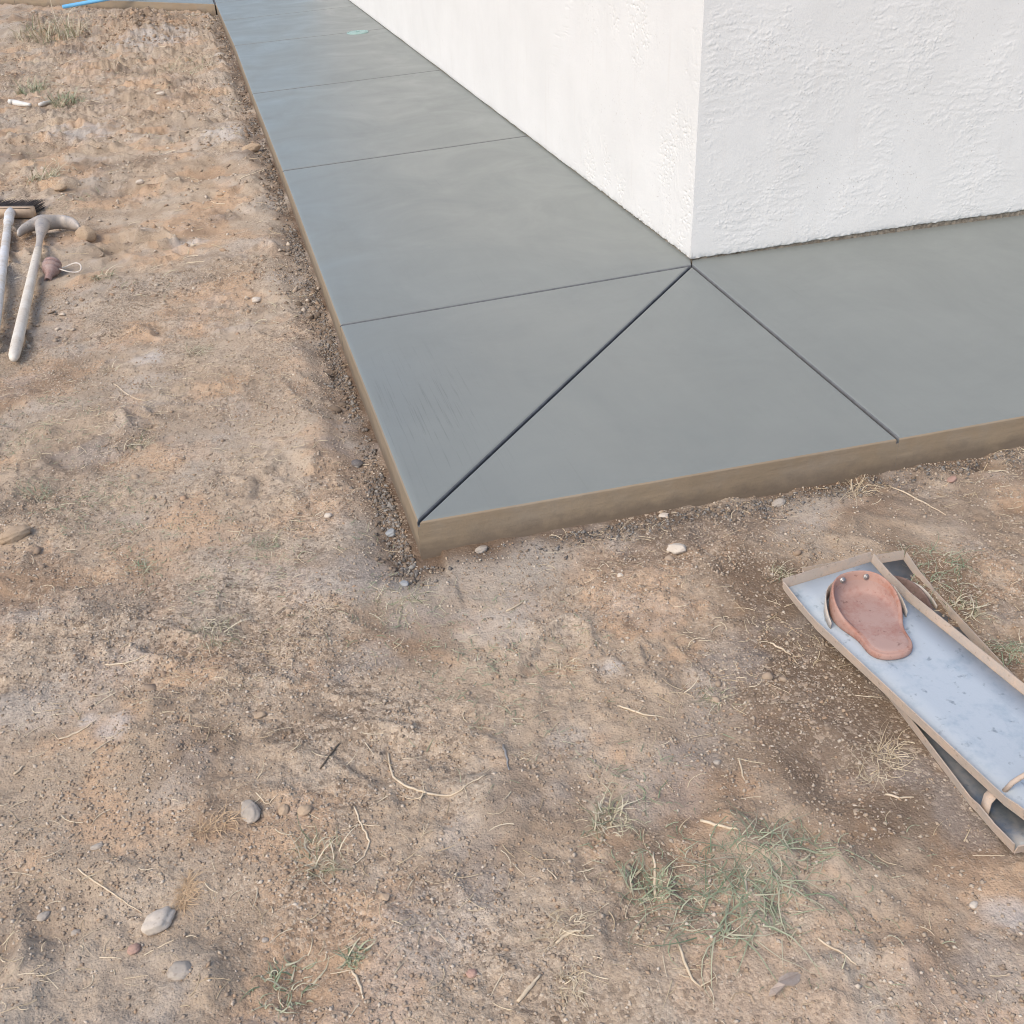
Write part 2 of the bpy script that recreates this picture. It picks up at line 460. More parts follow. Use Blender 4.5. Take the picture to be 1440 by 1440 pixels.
def G(px, py, lift=0.0):
    """point of the soil that the photograph shows at this pixel"""
    z = -0.085
    for _ in range(12):
        p = ray(px, py, z + lift)
        z = 0.5 * z + 0.5 * float(h_at(p[0], p[1]))
    p = ray(px, py, z + lift)
    return Vector((p[0], p[1], z))

nx, ny = len(xs), len(ys)
idx = np.arange(nx * ny).reshape(ny, nx)
quads = np.stack([idx[:-1, :-1], idx[:-1, 1:], idx[1:, 1:], idx[1:, :-1]], -1).reshape(-1, 4)
SD0 = slab_dist(XX, YY)
under = (SD0 < -0.08) & (XX < 4.8) & (YY < 10.2)                # the soil under the walkway and house is left out
quads = quads[~under.ravel()[quads].all(1)]
ground = mesh_np('ground', np.stack([XX, YY, HH], -1).reshape(-1, 3), quads, 4, M_soil, smooth=True)
tag(ground, 'bare uneven tan soil beside the new walkway', 'ground', kind='structure')
SD = slab_dist(XX, YY)
orange = sstep(0.0, 0.45, fbm(XX * 2.6, YY * 2.6, 6, 0.62, seed=60)) * 0.85
damp = 0.95 * sstep(0.11, 0.0, SD - 0.05 * perlin(XX * 9, YY * 9, 61)) * sstep(-0.3, 0.3, perlin(XX * 3.3, YY * 3.3, 64) + 0.25)
bq = np.hypot((XX - BOARD[0]) / 0.33, (YY - BOARD[1]) / 0.60)
damp = np.maximum(damp, 0.8 * sstep(0.40, 0.02, SD) * (XX > -1.0) * (YY < -1.25) * sstep(-0.25, 0.3, fbm(XX * 4, YY * 4, 3, seed=65)))
damp = np.maximum(damp, 0.5 * sstep(-0.25, 0.05, XX) * (YY < -1.3) * sstep(-0.3, 0.35, fbm(XX * 5, YY * 5, 3, seed=67)))
damp = np.maximum(damp, 0.82 * sstep(1.25, 0.6, bq + 0.45 * fbm(XX * 5, YY * 5, 3, seed=62)))
damp = np.maximum(damp, 0.50 * sstep(0.2, 0.75, fbm(XX * 2.4, YY * 2.4, 4, seed=63)))
for c, r, dep in DENTS:
    damp = np.maximum(damp, 0.3 * np.exp(-((np.hypot(XX - c[0], YY - c[1]) / r) ** 2)) * (dep > 0.011))
q = np.hypot((XX - MOUND[0]) / 0.5, (YY - MOUND[1]) / 0.7)
damp = np.maximum(damp, 0.6 * np.exp(-q * q))
grey = 0.4 * sstep(0.0, 0.5, fbm(XX * 1.9, YY * 1.9, 4, seed=66)) + 0.5 * sstep(0.3, 0.02, SD)
dustm = np.zeros_like(SD)
for px, py, r in ((205, 503, .10), (165, 1020, .05), (118, 1010, .04), (330, 190, .25), (120, 185, .25), (1425, 1290, .05), (255, 345, .12), (860, 935, .05), (225, 60, .5)):
    c0 = ray(px, py, -0.088)
    dustm = np.maximum(dustm, 0.42 * sstep(1.0, 0.1, np.hypot(XX - c0[0], YY - c0[1]) / r + 0.6 * fbm(XX * 9, YY * 9, 4, seed=68)))
dustm = np.maximum(dustm, 0.16 * sstep(0.1, 0.8, fbm(XX * 3.7, YY * 3.7, 5, 0.6, seed=69)))
dcol = ground.data.color_attributes.new('dust', 'FLOAT_COLOR', 'POINT')
dcol.data.foreach_set('color', np.repeat(dustm.astype(np.float32).ravel(), 4))
col = ground.data.color_attributes.new('soil', 'FLOAT_COLOR', 'POINT')
col.data.foreach_set('color', np.stack([orange, np.clip(damp, 0, 1), np.clip(grey, 0, 0.85), np.ones_like(grey)], -1).astype(np.float32).ravel())

# ------------------------------------------------------------------ loose grains, clods and crumbs (nobody could count them)
OCT_V = np.array([(1, 0, 0), (-1, 0, 0), (0, 1, 0), (0, -1, 0), (0, 0, 1), (0, 0, -1)], float)
OCT_F = np.array([(0, 2, 4), (2, 1, 4), (1, 3, 4), (3, 0, 4), (2, 0, 5), (1, 2, 5), (3, 1, 5), (0, 3, 5)])
def ico(sub=1):
    bm = bmesh.new(); bmesh.ops.create_icosphere(bm, subdivisions=sub, radius=1)
    v = np.array([x.co[:] for x in bm.verts]); f = np.array([[q.index for q in p.verts] for p in bm.faces]); bm.free()
    return v, f
ICO_V, ICO_F = ico(1)

def scatter(name, P, size, mat, V=OCT_V, F=OCT_F, squash=0.7, jitter=0.35, label=None, smooth=False):
    n = len(P); m = len(V)
    ang = RNG.uniform(0, 2 * np.pi, n)
    s = size[:, None, None] * RNG.uniform(0.65, 1.35, (n, 1, 3)) * np.array([1, 1, squash])
    co = V[None] * (1 + jitter * RNG.uniform(-1, 1, (n, m, 1))) * s
    c, sn = np.cos(ang)[:, None], np.sin(ang)[:, None]
    tl = RNG.uniform(-0.5, 0.5, (n, 1))
    x = co[..., 0] * c - co[..., 1] * sn; y = co[..., 0] * sn + co[..., 1] * c
    z = co[..., 2] + tl * co[..., 0]
    co = np.stack([x, y, z], -1) + P[:, None, :]
    f = (F[None] + (np.arange(n) * m)[:, None, None]).reshape(-1, 3)
    o = mesh_np(name, co.reshape(-1, 3), f, 3, mat, smooth=smooth)
    return tag(o, label, kind='stuff')

def soil_points(n, x0, x1, y0, y1, keep, margin=0.004):
    x = RNG.uniform(x0, x1, n); y = RNG.uniform(y0, y1, n)
    k = (slab_dist(x, y) > margin) & (RNG.uniform(0, 1, n) < keep(x, y))
    px, py, dz = to_px(np.stack([x, y, np.full(len(x), -0.09)], -1))
    k &= (px > -120) & (px < 1560) & (py > -120) & (py < 1560) & (dz > 0.3)
    return x[k], y[k]

x, y = soil_points(330000, -2.6, 0.9, -2.8, 1.0, lambda x, y: 0.25 + 0.75 * sstep(-0.3, 0.3, fbm(x * 3, y * 3, 3, seed=90)))
sz = 0.0010 + 0.0034 * RNG.uniform(0, 1, len(x)) ** 2.8
scatter('gravel', np.stack([x, y, h_at(x, y) + sz * 0.2], -1), sz, M_grain, label='fine loose grit strewn over the soil')
x, y = soil_points(40000, -4.6, -1.2, 0.4, 10, lambda x, y: 0.3 + 0.7 * sstep(-0.2, 0.3, fbm(x * 2, y * 2, 3, seed=91)))
sz = 0.0025 + 0.011 * RNG.uniform(0, 1, len(x)) ** 6
scatter('gravel', np.stack([x, y, h_at(x, y) + sz * 0.2], -1), sz, M_grain, label='coarse grit on the far rough soil', smooth=False)
x, y = soil_points(9000, -4.4, 0.9, -2.8, 9.5, lambda x, y: sstep(0.05, 0.5, fbm(x * 1.7, y * 1.7, 4, seed=92)) * 0.9)
sz = 0.003 + 0.010 * RNG.uniform(0, 1, len(x)) ** 4
scatter('dirt', np.stack([x, y, h_at(x, y)], -1), sz, M_clod, ICO_V, ICO_F, jitter=0.25, label='small crumbling clods of soil', smooth=True)
n = 1500
x = RNG.normal(MOUND[0], 0.33, n); y = RNG.normal(MOUND[1], 0.4, n)
sz = 0.005 + 0.020 * RNG.uniform(0, 1, n) ** 3.5
scatter('dirt', np.stack([x, y, h_at(x, y)], -1), sz, M_clod, ICO_V, ICO_F, jitter=0.25, label='loose brown clods on the small mound', smooth=True)

n = 1500
y = -1.28 + 9.6 * RNG.uniform(0, 1, n) ** 1.8; x = -1.225 - np.abs(RNG.normal(0, 0.05, n))
k = RNG.uniform(0, 1, n) < sstep(-0.15, 0.35, perlin(y * 2.3, y * 0 + 8.1, 95))
x, y = x[k], y[k]
sz = 0.004 + 0.014 * RNG.uniform(0, 1, len(x)) ** 3
scatter('dirt', np.stack([x, y, h_at(x, y)], -1), sz, grain_material('damp_clods', [(0.13, 0.10, 0.075), (0.2, 0.155, 0.115), (0.28, 0.20, 0.14)]), ICO_V, ICO_F, jitter=0.3, label='damp clods of earth dug out beside the walkway edge', smooth=False)

# concrete crumbs and lumps left along the form line
def edge_points(n, left):
    if left:
        y = RNG.uniform(-1.30, 8.8, n) if RNG else None
        y = -1.30 + 10.1 * RNG.uniform(0, 1, n) ** 2.2
        x = -1.215 - np.abs(RNG.normal(0, 0.024, n)) - 0.02 * RNG.uniform(0, 1, n) * (RNG.uniform(0, 1, n) < 0.3)
        k = RNG.uniform(0, 1, n) < 0.25 + 0.75 * sstep(-0.2, 0.3, perlin(x * 0 + y * 3.0, y * 0.7, 93))
    else:
        x = RNG.uniform(-1.25, 0.7, n); y = -1.285 - np.abs(RNG.normal(0, 0.035, n)) - 0.012 * (x + 1.2)
        k = RNG.uniform(0, 1, n) < 0.25 + 0.75 * sstep(-0.1, 0.3, perlin(x * 3.0, y * 0 + 4.2, 94))
    return x[k], y[k]
for left, num in ((True, 26000), (False, 7000)):
    x, y = edge_points(num, left)
    sz = 0.0012 + (0.0065 if left else 0.005) * RNG.uniform(0, 1, len(x)) ** 6
    scatter('rubble', np.stack([x, y, h_at(x, y) + sz * 0.3], -1), sz, M_crumb, jitter=0.4,
            label='grey crumbs of concrete along the %s edge of the walkway' % ('long' if left else 'front'))

# ------------------------------------------------------------------ the concrete walkway: one part per panel, tooled joints between
pavement = empty('walkway_pavement', (0, 0, 0), label='fresh grey concrete walkway turning the corner of the house', cat='walkway')
pavement['kind'] = 'structure'
GAP = 0.0036                                       # half width of a joint

def line_inset(poly, offs):
    n = len(poly); out = []
    for i in range(n):
        p0, p1, p2 = poly[i - 1], poly[i], poly[(i + 1) % n]
        def ln(a, b, o):
            t = (b - a) / np.linalg.norm(b - a); nn = np.array([-t[1], t[0]])
            return a + nn * o, t
        a, ta = ln(p0, p1, offs[i - 1]); b, tb = ln(p1, p2, offs[i])
        M = np.array([[ta[0], -tb[0]], [ta[1], -tb[1]]])
        k = np.linalg.solve(M, b - a) if abs(np.linalg.det(M)) > 1e-6 else None
        out.append(a + ta * k[0] if k is not None else p1)
    return out

def panel(poly, outer, z1=0.0, z0=-0.13, r_out=0.020, r_joint=0.010):
    """counter-clockwise polygon; outer[i] tells that edge i is a formed outer edge"""
    poly = [np.array(p, float) for p in poly]
    n = len(poly)
    base = [{1: 0.0, 0: GAP, 2: 0.002, 3: 0.0055}[outer[i]] for i in range(n)]
    rad = [r_out if outer[i] == 1 else (r_joint if outer[i] in (0, 3) else 0.001) for i in range(n)]
    bm = bmesh.new()
    rings = []
    steps = [(z0, 0.0), (z1 - 0.0001, None)]
    levels = [(0.0, z0 - z1, True)] + [(1 - math.cos(a), 0, a) for a in [math.pi / 2 * k / 8 for k in range(9)]]
    for li, lv in enumerate(levels):
        if li == 0:
            pts = line_inset(poly, base); zz = [z0] * n
            rings.append([bm.verts.new((p[0], p[1], z)) for p, z in zip(pts, zz)])
        else:
            a = lv[2] if lv[2] is not True else 0
            pts = line_inset(poly, [b + r * (1 - math.cos(a)) for b, r in zip(base, rad)])
            rm = 0.007
            rings.append([bm.verts.new((p[0], p[1], z1 - rm * (1 - math.sin(a)))) for p in pts])
    for q in range(len(rings) - 1):
        for i in range(n):
            f = bm.faces.new((rings[q][i], rings[q][(i + 1) % n], rings[q + 1][(i + 1) % n], rings[q + 1][i]))
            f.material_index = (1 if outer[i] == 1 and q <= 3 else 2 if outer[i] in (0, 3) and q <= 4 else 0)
            f.smooth = False
    f = bm.faces.new(rings[-1]); f.smooth = False
    me = bpy.data.meshes.new('slab')
    bm.to_mesh(me); bm.free()
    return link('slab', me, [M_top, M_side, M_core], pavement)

WC = (0.032, 0.075)                               # wall corner of the house
A0 = (0.020, 0.035)
J1L, KC, JR = (-1.202, -0.025), (-1.196, -1.256), (-0.016, -1.291)
FR = (5.0, -1.40); FRW = (5.0, 0.30)
ylev = [(2.001, 2.10), (3.99, 4.11), (6.04, 6.16), (7.58, 7.74)]
XW = lambda y: 0.0425 - 0.004 * y                    # the panels run in under the stucco
# corner triangles and the first panel on the front
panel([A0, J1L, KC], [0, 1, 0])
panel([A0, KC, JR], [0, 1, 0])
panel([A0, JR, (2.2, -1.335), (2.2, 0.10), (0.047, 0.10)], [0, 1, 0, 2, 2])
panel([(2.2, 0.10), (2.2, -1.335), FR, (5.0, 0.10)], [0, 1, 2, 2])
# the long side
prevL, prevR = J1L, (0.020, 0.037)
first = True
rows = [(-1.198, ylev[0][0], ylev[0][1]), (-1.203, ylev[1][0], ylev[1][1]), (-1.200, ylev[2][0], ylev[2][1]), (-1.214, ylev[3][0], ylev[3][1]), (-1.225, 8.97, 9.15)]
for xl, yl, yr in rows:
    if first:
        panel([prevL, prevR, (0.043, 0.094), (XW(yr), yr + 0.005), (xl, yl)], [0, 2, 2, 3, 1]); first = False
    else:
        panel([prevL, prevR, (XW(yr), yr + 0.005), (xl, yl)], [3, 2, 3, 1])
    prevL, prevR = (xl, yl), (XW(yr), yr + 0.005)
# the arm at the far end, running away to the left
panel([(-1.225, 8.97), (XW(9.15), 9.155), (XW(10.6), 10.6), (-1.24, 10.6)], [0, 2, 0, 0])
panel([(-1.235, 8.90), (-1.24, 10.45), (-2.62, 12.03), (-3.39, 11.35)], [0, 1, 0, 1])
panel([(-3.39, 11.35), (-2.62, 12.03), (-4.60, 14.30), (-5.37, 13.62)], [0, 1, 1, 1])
# the concrete that shows at the bottom of the joints
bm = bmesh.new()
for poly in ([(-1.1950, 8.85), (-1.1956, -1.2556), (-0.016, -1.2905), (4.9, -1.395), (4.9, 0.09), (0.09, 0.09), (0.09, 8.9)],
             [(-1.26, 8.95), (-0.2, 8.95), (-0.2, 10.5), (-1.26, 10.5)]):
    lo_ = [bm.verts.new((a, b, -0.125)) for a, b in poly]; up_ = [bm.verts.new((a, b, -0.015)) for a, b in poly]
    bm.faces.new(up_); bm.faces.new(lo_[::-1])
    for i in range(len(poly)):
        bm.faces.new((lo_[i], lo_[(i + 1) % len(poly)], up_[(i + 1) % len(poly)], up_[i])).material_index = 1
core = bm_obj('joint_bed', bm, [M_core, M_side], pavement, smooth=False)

# round cleanout cap set into the walkway
cp = ray(503, 46, 0)
cap = empty('cleanout_cap', (cp[0], cp[1], 0.0), label='small round pale green cleanout cap set flush in the walkway', cat='cap')
M_cap = plain_material('pale_plastic', (0.24, 0.36, 0.34), (0.30, 0.42, 0.40), 20, 0.5)
bm = bmesh.new()
prof = [(0.0, 0.006), (0.068, 0.006), (0.071, 0.005), (0.072, 0.001), (0.078, 0.001), (0.079, 0.007), (0.086, 0.007), (0.088, -0.004)]
rg = [[bm.verts.new((r * math.cos(t), r * math.sin(t), z)) for t in [2 * math.pi * k / 32 for k in range(32)]] for r, z in prof[1:]]
bm.faces.new(rg[0])
for a, b in zip(rg[:-1], rg[1:]):
    for k in range(32): bm.faces.new((a[k], b[k], b[(k + 1) % 32], a[(k + 1) % 32]))
bm_obj('cap_disc', bm, M_cap, cap)
bm = bmesh.new(); box(bm, -0.012, 0.012, -0.012, 0.012, 0.006, 0.014); bm_obj('square_nub', bm, M_cap, cap, False)

# ------------------------------------------------------------------ the house: two stuccoed walls meeting at the corner
house = empty('stucco_house', (WC[0], WC[1], 0), label='white stucco house corner standing behind the concrete walkway', cat='house')
def wall_grid(L, H, s0, s1, z1, ds, dz, lead=0.0):
    u = list(np.arange(s0, s1, ds)); s = ds
    while u[-1] < L:
        s *= 1.06; u.append(min(u[-1] + s, L))
    z = list(np.arange(0, z1, dz)); s = dz
    while z[-1] < H:
        s *= 1.2; z.append(min(z[-1] + s, H))
    return np.array(u), np.array(z)

def stucco_relief(u, z, front):
    if front:
        patch = sstep(-0.18, 0.30, fbm(u * 3.4, z * 2.6, 3, seed=100))
        wx = u + 0.02 * perlin(u * 14, z * 14, 101) + 0.004 * perlin(u * 110, z * 110, 103); wz = z + 0.012 * perlin(u * 16, z * 16, 102) + 0.003 * perlin(u * 120, z * 120, 106)
        t = fbm(wx * 18, wz * 58, 4, 0.66, seed=104)
        crest = np.exp(-((t - 0.16) / 0.045) ** 2) * sstep(-0.1, 0.25, perlin(u * 17, z * 17, 105))
        ridge = sstep(0.12, 0.17, t) * 0.0011 + crest * 0.0020
        t2 = fbm(wx * 80, wz * 95, 3, 0.6, seed=110)
        clump = sstep(0.1, 0.4, fbm(u * 8, z * 5, 2, seed=108)) * sstep(0.25, 0.40, t2) * 0.0022
        return 0.62 * patch * ridge + 0.30 * clump + 0.0010 * fbm(u * 5, z * 5, 3, seed=112)
    patch = sstep(-0.15, 0.35, fbm(u * 2.6, z * 2.6, 3, seed=120))
    t = fbm(u * 62, z * 80, 3, 0.6, seed=122)
    pit = sstep(0.42, 0.55, t) * -0.0028 * sstep(-0.15, 0.25, fbm(u * 6, z * 4, 2, seed=123))
    t3 = fbm(u * 16, z * 7, 3, 0.6, seed=124)
    return sstep(1.9, 1.0, u) * patch * (pit + 0.0006 * sstep(0.05, 0.15, t3)) + 0.0012 * fbm(u * 4, z * 4, 3, seed=126)

def stucco_wall(o, d, L, front, z0fn, H=2.75):
    o = np.array(o); d = np.array(d) / np.linalg.norm(d)
    nrm = np.array([d[1], -d[0]]) if front else np.array([-d[1], d[0]])      # outward
    u, z = wall_grid(L, H, 0.0, 1.45 if front else 1.1, 1.08 if front else 0.92, 0.0033, 0.0031)
    U, Z = np.meshgrid(u, z)
    rel = np.empty_like(U)
    for i in range(0, len(z), 64): rel[i:i + 64] = stucco_relief(U[i:i + 64], Z[i:i + 64], front)
    zb = z0fn(U)
    # towards the arris the faces round off together
    rnd = 0.0 * U
    rel = rel * sstep(0.0, 0.03, U) - rnd * 0.5
    # worn lower edge
    low = np.exp(-Z / 0.010)
    rel = rel - 0.004 * low + 0.003 * low * perlin(U * 60, Z * 60, 130)
    X = o[0] + d[0] * U + nrm[0] * rel + 0.020 * np.minimum(Z, 1.2); Y = o[1] + d[1] * U + nrm[1] * rel
    ZZ = zb * np.exp(-Z / 0.06) + Z
    nu, nz = len(u), len(z)
    co = np.stack([X, Y, ZZ], -1).reshape(-1, 3)
    ii = np.arange(nu * nz).reshape(nz, nu)
    q = np.stack([ii[:-1, :-1], ii[:-1, 1:], ii[1:, 1:], ii[1:, :-1]], -1).reshape(-1, 4)
    # return under the lower edge
    row = np.stack([X[0] - nrm[0] * 0.03, Y[0] - nrm[1] * 0.03, ZZ[0] + 0.001], -1)
    k = len(co); co = np.concatenate([co, row])
    q2 = np.stack([np.arange(k, k + nu - 1), np.arange(k + 1, k + nu), ii[0, 1:], ii[0, :-1]], -1)
    q = np.concatenate([q, q2])
    if not front: q = q[:, ::-1]
    w = mesh_np('wall', co, q, 4, M_stucco, house, smooth=True)
    w.location = (-WC[0], -WC[1], 0)
    return w
FD = np.array([1.297, -0.042]); LD = np.array([-0.033, 8.158])
stucco_wall(WC, FD, 5.0, True, lambda u: 0.007 + 0.011 * sstep(0.05, 0.9, u) + 0.0026 * perlin(u * 28, u * 0 + 3.3, 140) + 0.0014 * perlin(u * 90, u * 0 + 7.3, 141))
stucco_wall(WC, LD, 11.0, False, lambda u: 0.006 + 0.0022 * perlin(u * 20, u * 0 + 1.3, 142) + 0.0012 * perlin(u * 70, u * 0 + 5.3, 143))
# foundation strip in the gap under the stucco
bm = bmesh.new()
def strip(a, b, n, inx, iny, nn):
    pts = []
    for k in range(nn + 1):
        t = k / nn; j = 0.0018 * math.sin(k * 12.9898) * math.cos(k * 4.1)
        pts.append((a[0] + (b[0] - a[0]) * t + n[0] * (j - 0.007), a[1] + (b[1] - a[1]) * t + n[1] * (j - 0.007)))
    lo_ = [bm.verts.new((p[0] - WC[0], p[1] - WC[1], -0.06)) for p in pts]; up_ = [bm.verts.new((p[0] - WC[0], p[1] - WC[1], 0.05)) for p in pts]
    for k in range(nn): bm.faces.new((lo_[k], lo_[k + 1], up_[k + 1], up_[k]))
fd = FD / np.linalg.norm(FD); ld = LD / np.linalg.norm(LD)
strip(np.array(WC), np.array(WC) + fd * 5, (fd[1], -fd[0]), 0, 0, 500)
strip(np.array(WC), np.array(WC) + ld * 11, (-ld[1], ld[0]), 0, 0, 600)
bm_obj('foundation_strip', bm, M_found, house, smooth=False)
# unseen back walls and flat roof close the volume
bm = bmesh.new()
box(bm, 4.95, 5.05, 0.02, 11.2, 0.0, 2.749); box(bm, -0.02, 4.95, 11.05, 11.2, 0.0, 2.749)
o = bm_obj('wall', bm, M_stucco, house, smooth=False); o.location = (-WC[0], -WC[1], 0)
bm = bmesh.new(); box(bm, 0.02, 5.08, 0.09, 11.22, 2.752, 2.85)
o = bm_obj('roof', bm, plain_material('roofing', (0.2, 0.19, 0.18), (0.26, 0.25, 0.24), 20, 0.9), house, smooth=False); o.location = (-WC[0], -WC[1], 0)

# ------------------------------------------------------------------ stacked knee boards
M_zinc = dusty_material('dusty_sheet_metal', (0.30, 0.38, 0.45), (0.45, 0.505, 0.555), 9, 0.65, 0.6, 0.4, 0.2, 0.25)
M_rim = dusty_material('muddy_metal_rim', (0.52, 0.40, 0.31), (0.42, 0.355, 0.30), 22, 0.5, 0.75, 0.2, None, 0.4)
M_shade = dusty_material('shaded_sheet_metal', (0.16, 0.19, 0.22), (0.30, 0.29, 0.28), 10, 0.4, 0.4, 0.5, 0.6, 0.2)  # shade beneath the upper board, painted into the lower tray floor
M_rubber = dusty_material('terracotta_rubber', (0.33, 0.145, 0.098), (0.40, 0.25, 0.205), 13, 0.55, 0.65, 0.3, None, 0.25)
M_rubber_in = dusty_material('dusty_rubber_floor', (0.31, 0.16, 0.13), (0.39, 0.265, 0.23), 14, 0.6, 0.8, 0.2, None, 0.2)
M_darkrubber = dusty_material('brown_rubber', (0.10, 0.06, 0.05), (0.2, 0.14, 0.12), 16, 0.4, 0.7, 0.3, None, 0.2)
M_bracket = dusty_material('pale_metal_strap', (0.46, 0.45, 0.43), (0.52, 0.45, 0.38), 20, 0.5, 0.5, 0.4, 0.2, 0.2)
M_steel = dusty_material('grey_steel', (0.36, 0.36, 0.37), (0.42, 0.38, 0.33), 20, 0.4, 0.45, 0.5, 0.7, 0.2)

def knee_board(near_left, a, L, W, zf, bend, up, rim, label, floor_mat):
    """near_left: plan position of the near left corner; a: unit vector from the far end to the near end"""
    ax = math.atan2(a[1], a[0])
    v = np.array([-a[1], a[0]])
    org = np.array(near_left) - np.array(a) * L
    root = empty('knee_board', (org[0], org[1], zf), ax, label, 'knee board', 'knee boards stacked on the soil')
    # floor stations (u, z)
    st = [(0, up), (bend * 0.5, up * 0.46), (bend * 0.92, 0.004), (bend * 1.15, 0), (L - bend * 1.15, 0), (L - bend * 0.92, 0.004), (L - bend * 0.5, up * 0.46), (L, up)]
    bm = bmesh.new(); rows = []
    for u, z in st: rows.append([bm.verts.new((u, t * W, z)) for t in (0, 0.25, 0.5, 0.75, 1)])
    for p, q in zip(rows[:-1], rows[1:]):
        for k in range(4): bm.faces.new((p[k], q[k], q[k + 1], p[k + 1]))
    fl = bm_obj('tray_floor', bm, floor_mat, root); add_mod(fl, 'SOLIDIFY', thickness=0.0016, offset=-1)
    for side in (0, 1):
        bm = bmesh.new(); rows = []
        y0 = side * W; s = -1 if side == 0 else 1
        for i, (u, z) in enumerate(st):
            w = 0.0012 * math.sin(i * 2.7 + side)
            rows.append([bm.verts.new((u, y0 + s * (0.0022 + rim * 0.16 * f), z - 0.002 + (rim + w) * f)) for f in (0, 1)])
        for p, q in zip(rows[:-1], rows[1:]):
            bm.faces.new((p[0], q[0], q[1], p[1]))
        r = bm_obj('side_rim', bm, M_rim, root, smooth=False); add_mod(r, 'SOLIDIFY', thickness=0.0022, offset=0)
    for u in (0, L):
        bm = bmesh.new(); s = -1 if u == 0 else 1
        rows = [[bm.verts.new((u + s * o_, t * W, up + z)) for t in (-0.015, 0.25, 0.5, 0.75, 1.015)] for o_, z in ((0.002, -0.001), (0.007, rim))]
        for p, q in zip(rows[:-1], rows[1:]):
            for k in range(4): bm.faces.new((p[k], q[k], q[k + 1], p[k + 1]))
        r = bm_obj('end_lip', bm, M_rim, root, smooth=False); add_mod(r, 'SOLIDIFY', thickness=0.002, offset=0)
    return root

def kneepad(root, cu, cv, rot, m_body, m_in, k=1.0, kz=1.0):
    """open rubber cup with a rounded tongue; u runs down the board"""
    half = [(-0.088, 0.0), (-0.083, 0.030), (-0.066, 0.055), (-0.036, 0.070), (-0.002, 0.073), (0.030, 0.064), (0.052, 0.053), (0.075, 0.048), (0.100, 0.049), (0.122, 0.041), (0.134, 0.022), (0.137, 0.0)]
    hgt = [0.066, 0.066, 0.064, 0.055, 0.042, 0.027, 0.0212, 0.0195, 0.0185, 0.0175, 0.017, 0.017]
    pts = [(u, v, h) for (u, v), h in zip(half, hgt)] + [(u, -v, h) for (u, v), h in list(zip(half, hgt))[-2:0:-1]]
    n = len(pts)
    ctr = np.array([0.01, 0.0])
    P = np.array([(u, v) for u, v, h in pts]); H = np.array([h for *_, h in pts])
    T = np.roll(P, -1, 0) - np.roll(P, 1, 0); T /= np.linalg.norm(T, axis=1)[:, None]
    N = np.stack([-T[:, 1], T[:, 0]], -1)
    N *= np.sign(np.sum((P - ctr) * N, axis=1))[:, None] * -1          # inward
    c, s = math.cos(rot), math.sin(rot)
    def place(q, z): return (cu + k * (q[0] * c - q[1] * s), cv + k * (q[0] * s + q[1] * c), z * kz)
    floor = 0.0205
    bm = bmesh.new()
    prof = [(0.004, 0.001), (0.0, 0.006), (0.0, 0.5), (0.0012, 0.92), (0.004, 1.0), (0.0075, 0.97), (0.0095, 0.6), (0.014, 0.04), (0.026, 0.0)]
    rings = []
    for j, (off, f) in enumerate(prof):
        ring = []
        for i in range(n):
            if j < 2: z = f
            elif j <= 4: z = 0.006 + (H[i] - 0.006) * f
            else: z = floor + (H[i] - floor) * f
            ring.append(bm.verts.new(place(P[i] + N[i] * off, z)))
        rings.append(ring)
    for j, (p, q) in enumerate(zip(rings[:-1], rings[1:])):
        for i in range(n):
            f = bm.faces.new((p[i], p[(i + 1) % n], q[(i + 1) % n], q[i])); f.material_index = 1 if j >= 6 else 0
    f = bm.faces.new(rings[-1]); f.material_index = 1
    bm.faces.new(rings[0][::-1])
    bmesh.ops.triangulate(bm, faces=[f for f in bm.faces if len(f.verts) > 4])
    pad = bm_obj('knee_pad', bm, [m_body, m_in], root)
    add_mod(pad, 'SUBSURF', levels=2, render_levels=2)
    # two bolts inside the tall back wall
    for sgn in (-1, 1):
        bm = bmesh.new()
        for r, d0, d1 in ((0.0062, 0.0, 0.0015), (0.003, 0.0015, 0.0035)):
            a = place((-0.0715 + d0, sgn * 0.026), 0.054); b = place((-0.0715 + d1, sgn * 0.026), 0.0545)
            sweep(bm, [a, b], r, 14)
        bm_obj('bolt', bm, M_steel, pad)
    # bent metal strap that cradles the outside of the cup
    bm = bmesh.new(); rows = []
    for ang in np.linspace(-1.35, 1.35, 26):
        th = math.pi + ang * 1.25
        u_ = 0.000 + 0.096 * math.cos(th) * 1.0; v_ = 0.083 * math.sin(th)
        hh = 0.044 if abs(ang) < 0.9 else 0.044 - 0.028 * (abs(ang) - 0.9) / 0.45
        rows.append([bm.verts.new(place((u_, v_), z)) for z in (0.001, hh * 0.5, hh)])
    for p, q in zip(rows[:-1], rows[1:]):
        for i in range(2): bm.faces.new((p[i], q[i], q[i + 1], p[i + 1]))
    cr = bm_obj('pad_bracket', bm, M_bracket, root); add_mod(cr, 'SOLIDIFY', thickness=0.0018, offset=0)
    return pad

